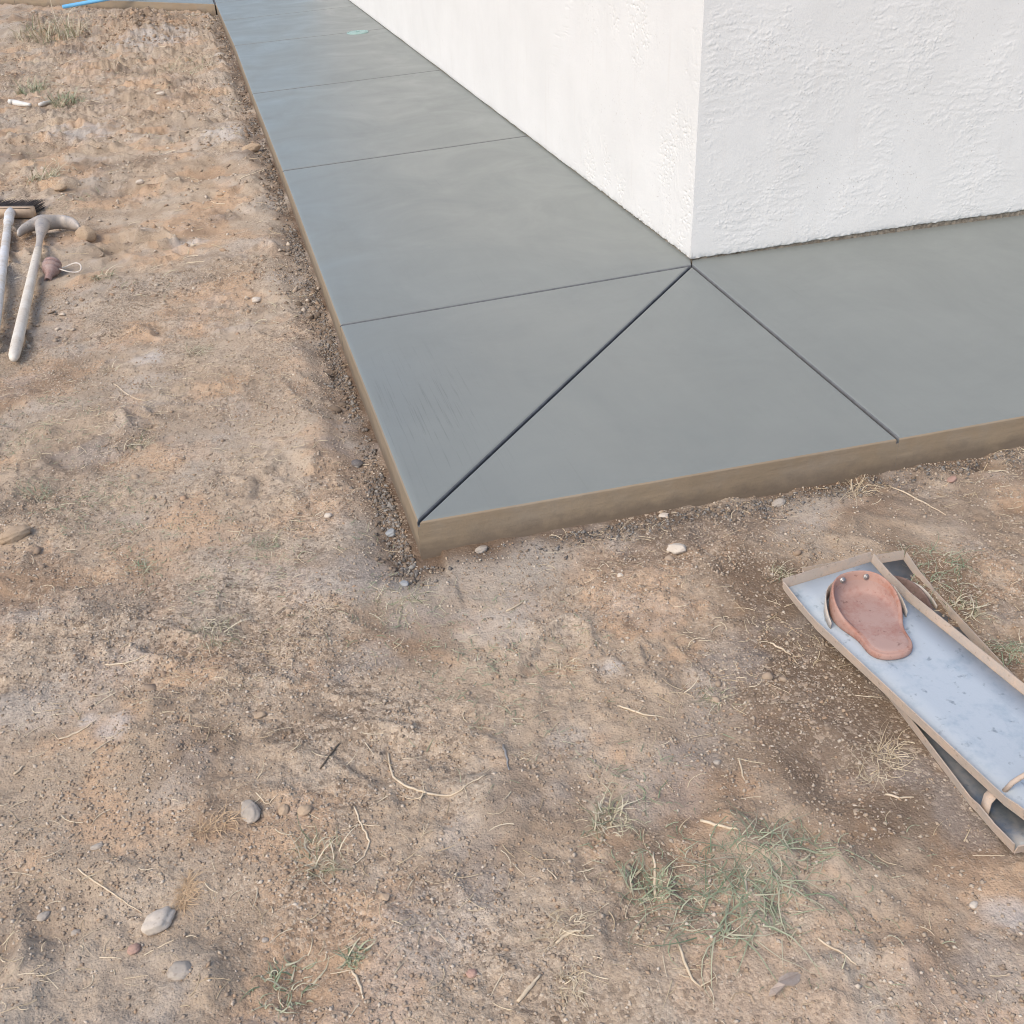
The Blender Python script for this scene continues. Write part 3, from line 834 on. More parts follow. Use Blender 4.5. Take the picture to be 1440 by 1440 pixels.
GZ = -0.093
low = knee_board((-0.493, -2.392), (-0.062, -0.9981), 0.752, 0.225, GZ + 0.004, 0.10, 0.016, 0.020,
                 'lower knee board lying on the soil, mostly hidden beneath the other, with dark kneepad', M_shade)
topb = knee_board((-0.452, -2.440), (0.118, -0.993), 0.722, 0.207, GZ + 0.046, 0.10, 0.022, 0.021,
                  'upper sheet metal knee board holding the terracotta rubber kneepad', M_zinc)
kneepad(low, 0.150, 0.132, 0.05, M_darkrubber, M_darkrubber, kz=0.6)
kneepad(topb, 0.132, 0.098, -0.22, M_rubber, M_rubber_in, k=0.94)
def local(root, p):
    c, s = math.cos(-root.rotation_euler.z), math.sin(-root.rotation_euler.z)
    x, y = p[0] - root.location.x, p[1] - root.location.y
    return Vector((x * c - y * s, x * s + y * c, p[2] - root.location.z))
def bail(root, foot_a, foot_b, h):
    bm = bmesh.new(); a, b = Vector(foot_a), Vector(foot_b)
    pts = []
    for t in np.linspace(0, 1, 19):
        p = a.lerp(b, t); p.z = foot_a[2] + h * (math.sin(math.pi * t) ** 0.6)
        p.x += 0.018 * math.sin(math.pi * t)
        pts.append(p)
    sweep(bm, pts, 0.0042, 10)
    o = bm_obj('bail_handle', bm, M_rim, root)
    bm = bmesh.new(); sweep(bm, [pts[i] + Vector((0, 0, 0.0)) for i in range(6, 13)], [0.008, 0.0088, 0.0088, 0.0088, 0.0088, 0.0088, 0.008], 12)
    g = bm_obj('handle_grip', bm, M_steel, o)
    bm = bmesh.new(); q = pts[5]
    sweep(bm, [q + Vector((0.004, 0.012 * 0, -0.004)), q + Vector((0.016, 0.004, -0.016)), q + Vector((0.028, 0.014, -0.021)), q + Vector((0.030, 0.028, -0.014)), q + Vector((0.022, 0.036, 0.0))], 0.0026, 8)
    bm_obj('wire_hook', bm, M_steel, o)
bail(topb, (0.585, 0.016, 0.0), (0.585, 0.190, 0.0), 0.052)
# upright strap riveted inside the lower board's rim
bm = bmesh.new()
sp = [(0.662, 0.004, 0.0), (0.662, 0.006, 0.012), (0.658, 0.010, 0.030), (0.650, 0.026, 0.033), (0.645, 0.045, 0.031)]
rows = [[bm.verts.new((x - 0.010, y, z)), bm.verts.new((x + 0.010, y, z))] for x, y, z in sp]
for p, q in zip(rows[:-1], rows[1:]): bm.faces.new((p[0], p[1], q[1], q[0]))
o = bm_obj('strap_post', bm, M_rim, low); add_mod(o, 'SOLIDIFY', thickness=0.003, offset=0)

# ------------------------------------------------------------------ tools at the left
M_paint = dusty_material('worn_white_paint', (0.62, 0.63, 0.64), (0.50, 0.46, 0.40), 12, 0.35, 0.5, 0.4, None, 0.2)
M_wood = dusty_material('bleached_wood', (0.66, 0.62, 0.55), (0.54, 0.48, 0.40), 10, 0.35, 0.6, 0.3, None, 0.3)
M_block = plain_material('broom_block_wood', (0.42, 0.31, 0.22), (0.54, 0.42, 0.31), 25, 0.7, 0.3)
M_brist = blade_material('broom_bristles', [(0.05, 0.045, 0.045), (0.10, 0.085, 0.08), (0.03, 0.03, 0.03)])
M_iron = dusty_material('soil_caked_iron', (0.30, 0.29, 0.285), (0.50, 0.45, 0.40), 14, 0.55, 0.5, 0.4, 0.4, 0.5)
M_pink = dusty_material('dusty_red_brass', (0.25, 0.15, 0.135), (0.38, 0.29, 0.265), 30, 0.45, 0.55, 0.4, 0.2, 0.4)
M_cord = plain_material('pale_cord', (0.6, 0.54, 0.48), (0.7, 0.66, 0.6), 60, 0.8)

# pick with two-ended curved head
tail = G(22, 516); eye = G(62, 334)
root = empty('pick', (eye.x, eye.y, eye.z), label='pick with a curved two-ended iron head and pale wooden handle, beside the broom', cat='pick')
def rel(p, lift): return Vector((p.x - eye.x, p.y - eye.y, p.z - eye.z + lift))
bm = bmesh.new()
neck = G(59, 368)
A, B = rel(G(58, 362), 0.040), rel(tail, 0.026)
pts = [A.lerp(B, t) for t in (0, 0.03, 0.15, 0.4, 0.7, 0.9, 0.97, 0.99, 1.0)]
sweep(bm, pts, [0.012, 0.0155, 0.0165, 0.0175, 0.0185, 0.019, 0.0175, 0.0135, 0.007], 16)
bm_obj('handle', bm, M_wood, root)
head_px = [(27, 336, .030, .010), (31, 330, .034, .013), (42, 325, .040, .016), (53, 322, .046, .021), (62, 321, .048, .026), (72, 320, .046, .022), (86, 318, .042, .021), (100, 319, .038, .021), (109, 322, .034, .017), (113, 325, .030, .006)]
hp = [(rel(G(px, py, lf * 0.5), lf), r * 1.0) for px, py, lf, r in head_px]
bm = bmesh.new(); sweep(bm, [p for p, r in hp], [r for p, r in hp], 14, flat=1.5)
hd = bm_obj('pick_head', bm, M_iron, root); add_mod(hd, 'SUBSURF', levels=1, render_levels=1)
bm = bmesh.new()
e0 = hp[4][0]
sweep(bm, [e0 + Vector((0, 0.02, 0)), e0.lerp(A, 0.25), e0.lerp(A, 0.6), e0.lerp(A, 1.0), A.lerp(B, 0.035)], [0.040, 0.027, 0.0125, 0.013, 0.0165], 14)
sk = bm_obj('socket', bm, M_iron, root); add_mod(sk, 'SUBSURF', levels=1, render_levels=1)

# push broom at the frame's edge
bl, br = G(-52, 308), G(50, 306)
root = empty('push_broom', (br.x, br.y, br.z), label='push broom with dark bristles and white handle, lying at the edge of the soil', cat='broom')
ang = math.atan2(br.y - bl.y, br.x - bl.x)
root.rotation_euler = (0, 0, ang)
Lb = math.hypot(br.x - bl.x, br.y - bl.y)
bm = bmesh.new(); box(bm, -Lb, 0, -0.018, 0.020, 0.004, 0.050)
bmesh.ops.bevel(bm, geom=bm.edges[:], offset=0.004, segments=2, affect='EDGES')
bm_obj('broom_block', bm, M_block, root)
bm = bmesh.new()
for i in range(26):
    for j in range(4):
        x = -Lb + 0.012 + (Lb - 0.024) * (i + 0.5) / 26; z = 0.010 + 0.011 * j
        for q in range(4):
            dx, dz = random.uniform(-0.0035, 0.0035), random.uniform(-0.004, 0.004)
            p0 = Vector((x, 0.018, z)); p1 = Vector((x + dx * 0.5, 0.07, z + dz * 0.6)); p2 = Vector((x + dx, 0.135 + random.uniform(-0.012, 0.008), max(0.002, z + dz)))
            sweep(bm, [p0, p1, p2], [0.0022, 0.002, 0.0008], 3, cap=False)
tag(bm_obj('bristles', bm, M_brist, root), kind='stuff')
def brel(p, lift):
    c, s = math.cos(-ang), math.sin(-ang); x, y = p.x - br.x, p.y - br.y
    return Vector((x * c - y * s, x * s + y * c, p.z - br.z + lift))
h0, h1, h2 = brel(G(31, 300), 0.045), brel(G(20, 352), 0.04), brel(G(-7, 500), 0.03)
h0.y = -0.024; h0.z = 0.030
bm = bmesh.new(); sweep(bm, [h0, h0.lerp(h2, 0.06), h0.lerp(h2, 0.5), h2], [0.0165, 0.0172, 0.0172, 0.0172], 16)
bm_obj('handle', bm, M_paint, root)
bm = bmesh.new(); sweep(bm, [h0 + Vector((0.0, 0.016, 0.0)), h0.lerp(h2, 0.02), h0.lerp(h2, 0.10), h0.lerp(h2, 0.105)], [0.0215, 0.0215, 0.0205, 0.0178], 16)
bm_obj('ferrule', bm, M_paint, root)

# tapered fitting with a loop of cord
fb = G(75, 388)
root = empty('hose_fitting', (fb.x, fb.y, fb.z + 0.03), label='dusty reddish tapered fitting with a small pale loop, right of the pick handle', cat='fitting')
root.rotation_euler = (math.radians(112), 0, math.radians(-14)); root.scale = (0.84, 0.84, 0.84)
bm = bmesh.new()
prof = [(0.0, -0.055), (0.020, -0.055), (0.030, -0.048), (0.040, -0.036), (0.041, -0.026), (0.033, -0.023), (0.033, -0.019), (0.043, -0.015), (0.043, -0.002), (0.034, 0.001), (0.034, 0.006), (0.037, 0.009), (0.036, 0.020), (0.027, 0.026), (0.025, 0.036), (0.017, 0.042), (0.016, 0.078), (0.013, 0.080), (0.010, 0.080), (0.010, 0.055), (0.0, 0.055)]
rg = [[bm.verts.new((r * math.cos(t), r * math.sin(t), z)) for t in [2 * math.pi * k / 20 for k in range(20)]] for r, z in prof[1:-1]]
bm.faces.new(rg[0][::-1]); bm.faces.new(rg[-1])
for a, b in zip(rg[:-1], rg[1:]):
    for k in range(20): bm.faces.new((a[k], a[(k + 1) % 20], b[(k + 1) % 20], b[k]))
bm_obj('fitting_body', bm, M_pink, root)
bm = bmesh.new()
lp = [Vector((0.03 + 0.052 * (1 - math.cos(t)), -0.012 + 0.010 * math.sin(2 * t), -0.01 + 0.026 * math.sin(t))) for t in np.linspace(0, 2 * math.pi, 25)]
sweep(bm, lp, 0.0032, 8)
bm_obj('cord_loop', bm, M_cord, root)

# blue pipe far off beside the mound
a = Vector((-2.76, 10.05, -0.02)); b = Vector((-2.08, 9.79, 0.06))
dirv = (b - a).normalized()
root = empty('blue_pipe', (a.x, a.y, a.z), label='light blue plastic pipe lying on the soil behind the small mound', cat='pipe')
n = NT('blue_plastic', 0.4); M_blue = n.done(n.mix(n.noise(3, 4), (0.10, 0.36, 0.66), (0.17, 0.45, 0.74)), 0.45, spec=0.4)
bm = bmesh.new()
end = dirv * 1.5
ring_o = sweep(bm, [Vector((0, 0, 0)), Vector((0, 0, 0.0)) + end * 0.5, end], 0.019, 16, cap=False)
ring_i = sweep(bm, [Vector((0, 0, 0)), Vector((0, 0, 0.0)) + end * 0.5, end], 0.016, 16, cap=False)
for k in range(16):
    bm.faces.new((ring_o[0][k], ring_o[0][(k + 1) % 16], ring_i[0][(k + 1) % 16], ring_i[0][k]))
    bm.faces.new((ring_o[-1][k], ring_o[-1][(k + 1) % 16], ring_i[-1][(k + 1) % 16], ring_i[-1][k]))
bm_obj('pipe_tube', bm, M_blue, root)

# ------------------------------------------------------------------ stones, each one a thing
def stone_material(name, a, b, fleck):
    n = NT(name, 0.85)
    c = n.ramp(n.noise(22, 5, 0.65), [(0.3, a), (0.7, b)])
    c = n.mix(n.math('MULTIPLY', n.ramp(n.noise(160, 2), [(0.55, 0.0), (0.68, 1.0)]), 0.5), c, fleck)
    return n.done(c, 0.85, n.bump(n.noise(60, 5, 0.6), 0.002, 0.5), spec=0.25)
M_st = {'grey': stone_material('grey_stone', (0.33, 0.29, 0.245), (0.46, 0.405, 0.345), (0.22, 0.18, 0.15)),
        'pale': stone_material('pale_stone', (0.48, 0.42, 0.35), (0.62, 0.55, 0.47), (0.34, 0.28, 0.23)),
        'tan': stone_material('tan_stone', (0.36, 0.265, 0.18), (0.48, 0.37, 0.265), (0.25, 0.18, 0.12)),
        'pink': stone_material('reddish_stone', (0.36, 0.22, 0.17), (0.46, 0.31, 0.25), (0.25, 0.17, 0.14)),
        'dark': stone_material('dark_stone', (0.11, 0.10, 0.10), (0.18, 0.165, 0.155), (0.25, 0.23, 0.21)),
        'blue': stone_material('blue_grey_stone', (0.27, 0.285, 0.295), (0.38, 0.395, 0.40), (0.2, 0.21, 0.22))}
SV, SF = ico(4)
def stone(px, py, wpx, hpx, rot, mat, label, shape=0.0, angular=0.0, group='loose stones on the soil', rise=0.62):
    """wpx, hpx: long and short size in photo pixels; rot: degrees of the long axis in plan"""
    p = G(px, py, 0.008)
    dist = np.linalg.norm(np.array(p) - CAM_POS); m = dist / F_PX
    a, b = wpx * m / 2, hpx * m / 2
    v = SV.copy(); sd = int(px * 7 + py)
    v = v * (1 + 0.13 * fbm(v[:, :1] * 1.3 + sd, v[:, 1:2] * 1.3 + v[:, 2:] * 1.7 + sd, 2))
    if angular:
        r = np.random.default_rng(sd)
        for _ in range(7):
            q = r.normal(size=3); q /= np.linalg.norm(q); lim = r.uniform(0.62, 0.85)
            dd = v @ q; v = v - np.outer(np.maximum(dd - lim, 0), q) * angular
    else:
        r = np.random.default_rng(sd)
        for _ in range(6):
            q = r.normal(size=3); q /= np.linalg.norm(q); lim = r.uniform(0.72, 0.92)
            dd = v @ q; v = v - np.outer(np.maximum(dd - lim, 0), q) * 0.7
    v[:, 1] *= 1 + shape * v[:, 0]
    v = v * np.array([a, b, (a + b) / 2 * rise])
    o = mesh_np('stone', v, SF, 3, M_st[mat], smooth=not angular)
    o.location = (p.x, p.y, p.z + (a + b) / 2 * rise * 0.38)
    o.rotation_euler = (random.uniform(-.15, .15), random.uniform(-.15, .15), math.radians(rot))
    return tag(o, label, 'stone', group)
stone(352, 1139, 42, 25, 100, 'grey', 'smooth grey rounded stone lying left of two small brown pebbles', -0.1)
stone(222, 1294, 46, 32, 35, 'pale', 'pale pear-shaped stone beside the orange straw bundle', -0.28)
stone(253, 1362, 31, 27, 10, 'grey', 'round grey stone below the pale pear-shaped stone')
stone(399, 1136, 21, 15, 80, 'tan', 'small brown pebble, nearer one to the smooth grey stone')
stone(428, 1136, 20, 17, 20, 'tan', 'small brown pebble, farther one from the smooth grey stone', -0.2)
stone(186, 1331, 18, 15, 30, 'pink', 'small reddish pebble left of the round grey stone')
stone(663, 1365, 15, 13, 0, 'pink', 'small round reddish pebble alone near the bottom edge')
stone(954, 769, 33, 17, -8, 'pale', 'whitish chunky stone on the soil in front of the walkway', 0, 0.9)
stone(20, 752, 42, 22, 25, 'tan', 'tan stone at the very left edge of the soil', 0.1)
stone(122, 331, 26, 22, -15, 'tan', 'tan rounded stone at the tip of the pick head', -0.1, rise=0.9)
stone(353, 209, 27, 12, 10, 'tan', 'flat tan stone against the long edge of the walkway')
stone(85, 263, 17, 10, 20, 'tan', 'small tan stone beside the weed above the broom')
stone(197, 255, 12, 8, 10, 'pale', 'small pale stone on the far rough soil above the pick', 0, 0.6)
stone(360, 420, 13, 12, 0, 'pale', 'small whitish pebble left of the first joint of the walkway')
stone(502, 650, 17, 17, 0, 'dark', 'dark round stone beside the boot tread near the slab corner', 0, 0.4)
stone(550, 747, 17, 17, 40, 'blue', 'bluish grey lump just left of the slab corner', 0, 0.9)
stone(568, 818, 12, 14, 30, 'blue', 'small pale bluish lump below the slab corner', 0, 0.9)
stone(678, 770, 24, 12, 20, 'grey', 'grey chip of concrete tucked against the front edge by the corner', 0, 0.9)
stone(461, 722, 12, 10, 0, 'pale', 'small pale pebble below the boot tread')
stone(105, 1308, 14, 10, 10, 'grey', 'small grey pebble left of the pale pear-shaped stone', 0, 0.5)
stone(60, 1285, 17, 12, 30, 'grey', 'greyish pebble half buried near the lower left edge')
stone(135, 1187, 17, 9, 5, 'grey', 'half buried grey pebble above the lower left clods')
stone(365, 1003, 18, 10, 20, 'tan', 'half buried tan pebble in the middle of the bare soil')
stone(540, 1258, 14, 15, 45, 'tan', 'pale tan angular pebble above the small upright green weed', 0, 0.9)
stone(1095, 705, 22, 14, 15, 'grey', 'grey stone embedded right of the branching dry stem', 0, 0.7)
stone(933, 722, 15, 10, 0, 'pale', 'whitish pebble among the crumbs at the front edge', 0, 0.7)
stone(1340, 672, 18, 11, 20, 'pink', 'reddish chip in the soil left of the small hole', 0, 0.9)
stone(872, 805, 10, 8, 0, 'pale', 'tiny pale pebble below the front edge of the walkway', 0, 0.7)
stone(375, 73, 20, 8, 5, 'grey', 'flat grey stone beside the far part of the long walkway edge') if False else None
stone(308, 78, 15, 8, 5, 'grey', 'small flat grey stone beside the far part of the long edge', 0, 0.6)
stone(226, 131, 12, 6, 5, 'pale', 'small whitish stone in the far soil between mound and walkway', 0, 0.6)
stone(255, 159, 13, 8, 15, 'pale', 'small pale stone on the far soil right of the green weeds', 0, 0.6)
stone(310, 272, 10, 6, 0, 'tan', 'tiny tan stone left of the second walkway panel', 0, 0.6)
stone(372, 1318, 10, 8, 0, 'grey', 'tiny grey pebble between the bottom weeds and round stone', 0, 0.4)
stone(1008, 1068, 11, 9, 0, 'grey', 'tiny grey pebble left of the knee boards, in open soil', 0, 0.4)
stone(1370, 1268, 13, 9, 20, 'pale', 'tiny whitish pebble below the near end of the knee boards', 0, 0.5)

# ------------------------------------------------------------------ grass tufts, straw and roots
M_green = blade_material('green_blades', [(0.16, 0.20, 0.12), (0.22, 0.265, 0.165), (0.29, 0.325, 0.215), (0.38, 0.38, 0.265), (0.48, 0.44, 0.32)])
M_mixed = blade_material('drying_blades', [(0.13, 0.155, 0.085), (0.24, 0.24, 0.15), (0.38, 0.34, 0.23), (0.50, 0.44, 0.32), (0.60, 0.54, 0.41)])
M_straw = blade_material('straw_blades', [(0.40, 0.31, 0.20), (0.54, 0.44, 0.30), (0.66, 0.57, 0.42), (0.34, 0.26, 0.17)])
M_orange = blade_material('orange_straw', [(0.50, 0.35, 0.21), (0.60, 0.44, 0.28), (0.44, 0.30, 0.18)])
M_root = plain_material('dry_root', (0.50, 0.40, 0.28), (0.66, 0.56, 0.42), 50, 0.8, 0.3)

def ribbons(bm, n, spread, length, width, droop, seed, lie=0.5, sx=1.0, sy=1.0, rot=0.0, follow=None):
    r = random.Random(seed)
    for _ in range(n):
        th = r.uniform(0, 2 * math.pi); rr = spread * math.sqrt(r.random())
        bx, by = rr * math.cos(th) * sx, rr * math.sin(th) * sy
        bx, by = bx * math.cos(rot) - by * math.sin(rot), bx * math.sin(rot) + by * math.cos(rot)
        az = (th + r.gauss(0, 1.2)) if r.random() < 0.45 else r.uniform(0, 6.283); L = length * r.choice((0.35, 0.55, 0.8, 1.0, 1.5)) * r.uniform(0.8, 1.2)
        el = math.radians(r.uniform(15, 85) * (1 - lie) + r.uniform(0, 15))
        w = width * r.uniform(0.6, 1.3); p = Vector((bx, by, 0.0 if follow is None else follow(bx, by))); segs = 5
        curl = r.gauss(0, 0.8)
        prev = None
        for s in range(segs + 1):
            t = s / segs
            dirv = Vector((math.cos(az) * math.cos(el), math.sin(az) * math.cos(el), math.sin(el)))
            side = Vector((-math.sin(az), math.cos(az), 0.25)) * (w * (1 - t * 0.85) * 0.5)
            a, b = bm.verts.new(p - side), bm.verts.new(p + side)
            if prev: bm.faces.new((prev[0], prev[1], b, a))
            prev = (a, b)
            p = p + dirv * (L / segs)
            gz = 0.001 if follow is None else follow(p.x, p.y) + 0.001
            if p.z < gz: p.z = gz + 0.001; el = max(el, 0.02)
            el -= droop * r.uniform(0.5, 1.5) / segs; az += curl / segs * 2

def tuft(px, py, wpx, n, mat, label, lie=0.55, name='grass_tuft', group='grass tufts on the soil', length=None, spread=0.25, sx=1, sy=1, rot=0, width=0.0022, droop=1.3):
    p = G(px, py)
    m = np.linalg.norm(np.array(p) - CAM_POS) / F_PX
    W = wpx * m
    n = int(n * 2.0); width = width * 0.9; spread = spread * 1.35
    bm = bmesh.new()
    fl = lambda x, y: float(h_at(p.x + x, p.y + y)) - p.z
    ribbons(bm, n, W * spread, (length or 0.42) * W, width, droop, int(px * 13 + py), lie, sx, sy, rot, fl)
    o = bm_obj(name, bm, mat, None, smooth=True)
    o.location = p
    return tag(o, label, 'straw' if 'straw' in name else 'grass', group)

tuft(912, 1252, 90, 44, M_green, 'largest upright green tuft with one tall pale stem', 0.25, width=0.0028)
tuft(1040, 1275, 170, 72, M_green, 'wide flattened green tuft right of the tallest tuft', 0.88, spread=0.40, sy=0.55, width=0.0026)
tuft(1075, 1200, 150, 60, M_green, 'thin sprawling green tuft above the wide flattened one', 0.9, spread=0.42, sy=0.6)
tuft(855, 1155, 80, 40, M_mixed, 'pale star-shaped tuft of dry blades above the largest tuft', 0.45, width=0.0028)
tuft(448, 1205, 90, 45, M_mixed, 'half green tuft right of the smooth grey stone', 0.5)
tuft(398, 1392, 75, 30, M_green, 'dark green weed at the bottom edge of the soil', 0.5, spread=0.4, width=0.003, length=0.34)
tuft(498, 1345, 50, 26, M_green, 'small upright green weed right of the bottom weeds', 0.2, width=0.0034, length=0.4)
tuft(303, 892, 75, 40, M_mixed, 'low tuft of curled blades in the hollow left of the slab corner', 0.6)
tuft(380, 765, 50, 22, M_mixed, 'thin pale tuft between the hollow and the boot tread', 0.5)
tuft(195, 800, 40, 18, M_green, 'small dark sprig left of the hollow with curled blades', 0.5)
tuft(192, 630, 50, 20, M_mixed, 'thin straw coloured sprig below the pick handle end', 0.6)
tuft(55, 690, 60, 25, M_green, 'sparse green sprig near the left edge above the tan stone', 0.6)
tuft(278, 495, 50, 34, M_mixed, 'small grey green tuft halfway between pick and walkway', 0.55)
tuft(155, 520, 36, 18, M_straw, 'dry brown sprig right of the pick handle end', 0.5)
tuft(45, 132, 50, 60, M_green, 'green weed behind the two white scraps, left one', 0.25, width=0.006, length=0.5)
tuft(92, 140, 50, 60, M_green, 'green weed behind the two white scraps, right one', 0.25, width=0.006, length=0.5)
tuft(60, 252, 60, 70, M_mixed, 'drying weed just above the broom head', 0.3, width=0.005)
tuft(75, 55, 80, 110, M_mixed, 'bushy olive weed at the foot of the far left mound', 0.15, width=0.008, spread=0.4)
tuft(145, 388, 40, 30, M_mixed, 'thin tuft right of the tapered fitting', 0.4, width=0.004)
tuft(255, 100, 60, 50, M_mixed, 'low olive weed between the mound and the walkway', 0.5, width=0.006, spread=0.5)
tuft(1355, 858, 60, 34, M_mixed, 'whitish spiky tuft right of the lower knee board', 0.25, width=0.003)
tuft(1305, 798, 90, 50, M_green, 'flat green tuft behind the far end of the knee boards', 0.7, spread=0.4)
tuft(1098, 808, 40, 28, M_mixed, 'olive tuft at the far left corner of the knee boards', 0.4)
tuft(1205, 690, 70, 30, M_straw, 'tuft of dry roots below the front joint of the walkway', 0.6)
tuft(1420, 915, 70, 40, M_green, 'low green tuft at the right edge of the soil', 0.7)
tuft(795, 935, 45, 22, M_straw, 'small dry tuft in the middle of the soil left of knee boards', 0.5)
tuft(560, 850, 70, 40, M_mixed, 'flat yellowish patch of blades below the slab corner', 0.8, spread=0.45)
tuft(1010, 980, 60, 24, M_mixed, 'sparse pale tuft left of the knee boards', 0.7)
tuft(1080, 885, 22, 12, M_straw, 'little straw sprig near the left rim of the knee boards', 0.6)
tuft(805, 1385, 60, 28, M_straw, 'dry root clump near the bottom edge, left of the wood chip', 0.6)
tuft(262, 1255, 52, 90, M_orange, 'bundle of orange straw above the pale pear-shaped stone', 0.9, 'straw_bundle', 'straw bundles', 0.45, 0.28, 0.35, 1.2, -0.25, 0.0016, 0.4)
tuft(302, 1160, 60, 40, M_orange, 'loose clump of orange straw left of the smooth grey stone', 0.8, 'straw_bundle', 'straw bundles', 0.5, 0.3, 1, 0.5, 0.3, 0.0016, 0.5)
tuft(1240, 1072, 80, 45, M_straw, 'tangle of pale straw beside the left rim of the knee boards', 0.85, 'straw_bundle', 'straw bundles', 0.5, 0.35, 1, 0.5, 0.4, 0.0018, 0.4)
tuft(790, 1300, 60, 26, M_straw, 'loose dry straw left of the largest green tuft', 0.8, 'straw_bundle', 'straw bundles', 0.5, 0.35, 1, 0.6, 0.3, 0.0018, 0.5)
tuft(735, 1060, 30, 10, M_straw, 'few straw stems by the grey nail', 0.8, 'straw_bundle', 'straw bundles', 0.5, 0.35, 1, 0.6, 0.3, 0.0015, 0.5)

def root_thing(pxs, rad, label, name='dry_root', cat='root', mat=None, branches=()):
    bm = bmesh.new()
    p0 = G(*pxs[0])
    def path(q):
        k = []
        for a, b in zip(q[:-1], q[1:]):
            for t in np.linspace(0, 1, 5)[:-1]:
                k.append((a[0] + (b[0] - a[0]) * t, a[1] + (b[1] - a[1]) * t))
        k.append(q[-1])
        for _ in range(2):
            k = [k[0]] + [((a[0] + 2 * b[0] + c[0]) / 4, (a[1] + 2 * b[1] + c[1]) / 4) for a, b, c in zip(k, k[1:], k[2:])] + [k[-1]]
        wob = [0] + [1 if rad < 0.01 else 0.15] * (len(k) - 2) + [0]
        k = [(x + w_ * random.uniform(-1.1, 1.1), y + w_ * random.uniform(-1.1, 1.1)) for (x, y), w_ in zip(k, wob)]
        P = [G(x, y) for x, y in k]
        return [p - p0 + Vector((0, 0, rad * 0.8)) for p in P]
    P = path(pxs)
    sweep(bm, P, [rad * (0.55 + 0.45 * math.sin(math.pi * min(1, 0.2 + i / len(P)))) for i in range(len(P))], 6)
    for br_ in branches:
        Q = path(br_); sweep(bm, Q, [rad * 0.6 * (1 - 0.6 * i / len(Q)) for i in range(len(Q))], 5)
    o = bm_obj(name, bm, mat or M_root)
    o.location = p0
    return tag(o, label, cat, 'dry roots and stems on the soil')
root_thing([(546, 1060), (552, 1095), (575, 1108), (600, 1116), (635, 1122), (660, 1102), (684, 1090)], 0.0022, 'long curved pale root in the middle of the soil', branches=[[(600, 1116), (585, 1126), (560, 1120)]])
root_thing([(83, 1040), (110, 1032), (135, 1014)], 0.002, 'pale forked stem on the left bare soil', branches=[[(83, 1040), (73, 1030)]])
root_thing([(110, 1222), (140, 1245), (165, 1262), (200, 1284)], 0.0016, 'thin straight stem pointing at the pale pear-shaped stone')
root_thing([(498, 1135), (508, 1160), (522, 1185), (512, 1205), (498, 1215)], 0.0018, 'bent root right of the half green tuft', branches=[[(508, 1160), (535, 1162)], [(508, 1160), (480, 1168)]])
root_thing([(148, 935), (175, 935), (205, 922)], 0.0018, 'wavy pale root left of the hollow with curled blades', branches=[[(175, 935), (190, 945)]])
root_thing([(870, 993), (895, 1003), (935, 1010)], 0.002, 'pale flat root in open soil left of knee boards', branches=[[(895, 1003), (905, 994)]])
root_thing([(712, 860), (738, 846)], 0.0022, 'short pale twig in front of the slab corner')
root_thing([(1247, 683), (1290, 702), (1330, 725)], 0.0018, 'long straight stem lying below the front joint of the walkway')
root_thing([(1196, 690), (1200, 668), (1193, 648)], 0.0024, 'upright branching dry stem by the front edge of the walkway', branches=[[(1200, 668), (1212, 690)], [(1196, 690), (1180, 705)], [(1200, 672), (1206, 652)]])
root_thing([(408, 1290), (395, 1305), (412, 1322)], 0.0016, 'short curled stem near the two small weeds') if False else None
root_thing([(495, 1365), (507, 1385), (511, 1405)], 0.0022, 'pale taproot under the small upright green weed', branches=[[(495, 1365), (465, 1370)]])
root_thing([(955, 1330), (970, 1375), (985, 1388)], 0.0022, 'crooked root below the wide flattened green tuft', branches=[[(985, 1388), (1010, 1372)], [(970, 1375), (955, 1372)]])
root_thing([(728, 1410), (745, 1390), (760, 1372)], 0.0032, 'thick bent root near the bottom edge of the soil')
root_thing([(782, 1328), (800, 1312), (818, 1310)], 0.0026, 'short tan twig left of the largest green tuft')
root_thing([(1050, 1258), (1048, 1230), (1058, 1215)], 0.002, 'curved pale stem standing out of the wide flattened tuft')
root_thing([(922, 1262), (921, 1225), (919, 1200)], 0.0026, 'tall pale dry stem in the largest green tuft')
root_thing([(985, 1155), (1012, 1163), (1040, 1168)], 0.0028, 'straight greenish stem above the sprawling green tuft')
root_thing([(1040, 1068), (1044, 1090), (1047, 1098)], 0.0018, 'short vertical stem left of the dark patch by the boards')
root_thing([(1083, 905), (1100, 912), (1112, 922)], 0.002, 'short tan twig by the left rim of the knee boards')
root_thing([(1245, 1118), (1265, 1123), (1285, 1122)], 0.002, 'short pale stem lying left of the lower board end')
root_thing([(1150, 1320), (1190, 1345), (1205, 1358)], 0.0017, 'thin dark stem right of the wood chip')
root_thing([(455, 1110), (470, 1120), (440, 1130)], 0.0016, 'thin stem') if False else None
root_thing([(360, 1115), (375, 1135), (390, 1118)], 0.0014, 'fine v-shaped stem behind the smooth grey stone')
root_thing([(160, 540), (185, 560), (215, 566)], 0.0018, 'thin root right of the pick handle end')
root_thing([(20, 1090), (34, 1078)], 0.0024, 'short dry twig at the left edge of the soil')
root_thing([(450, 1082), (476, 1048), (478, 1045)], 0.0018, 'dark thin twig on the bare soil left of the curved root', mat=plain_material('dark_twig', (0.1, 0.08, 0.06), (0.16, 0.13, 0.1), 40, 0.8))
root_thing([(708, 1048), (712, 1066), (716, 1083)], 0.0022, 'thin grey metal spike lying in the middle of the soil', 'nail', 'nail', M_steel)
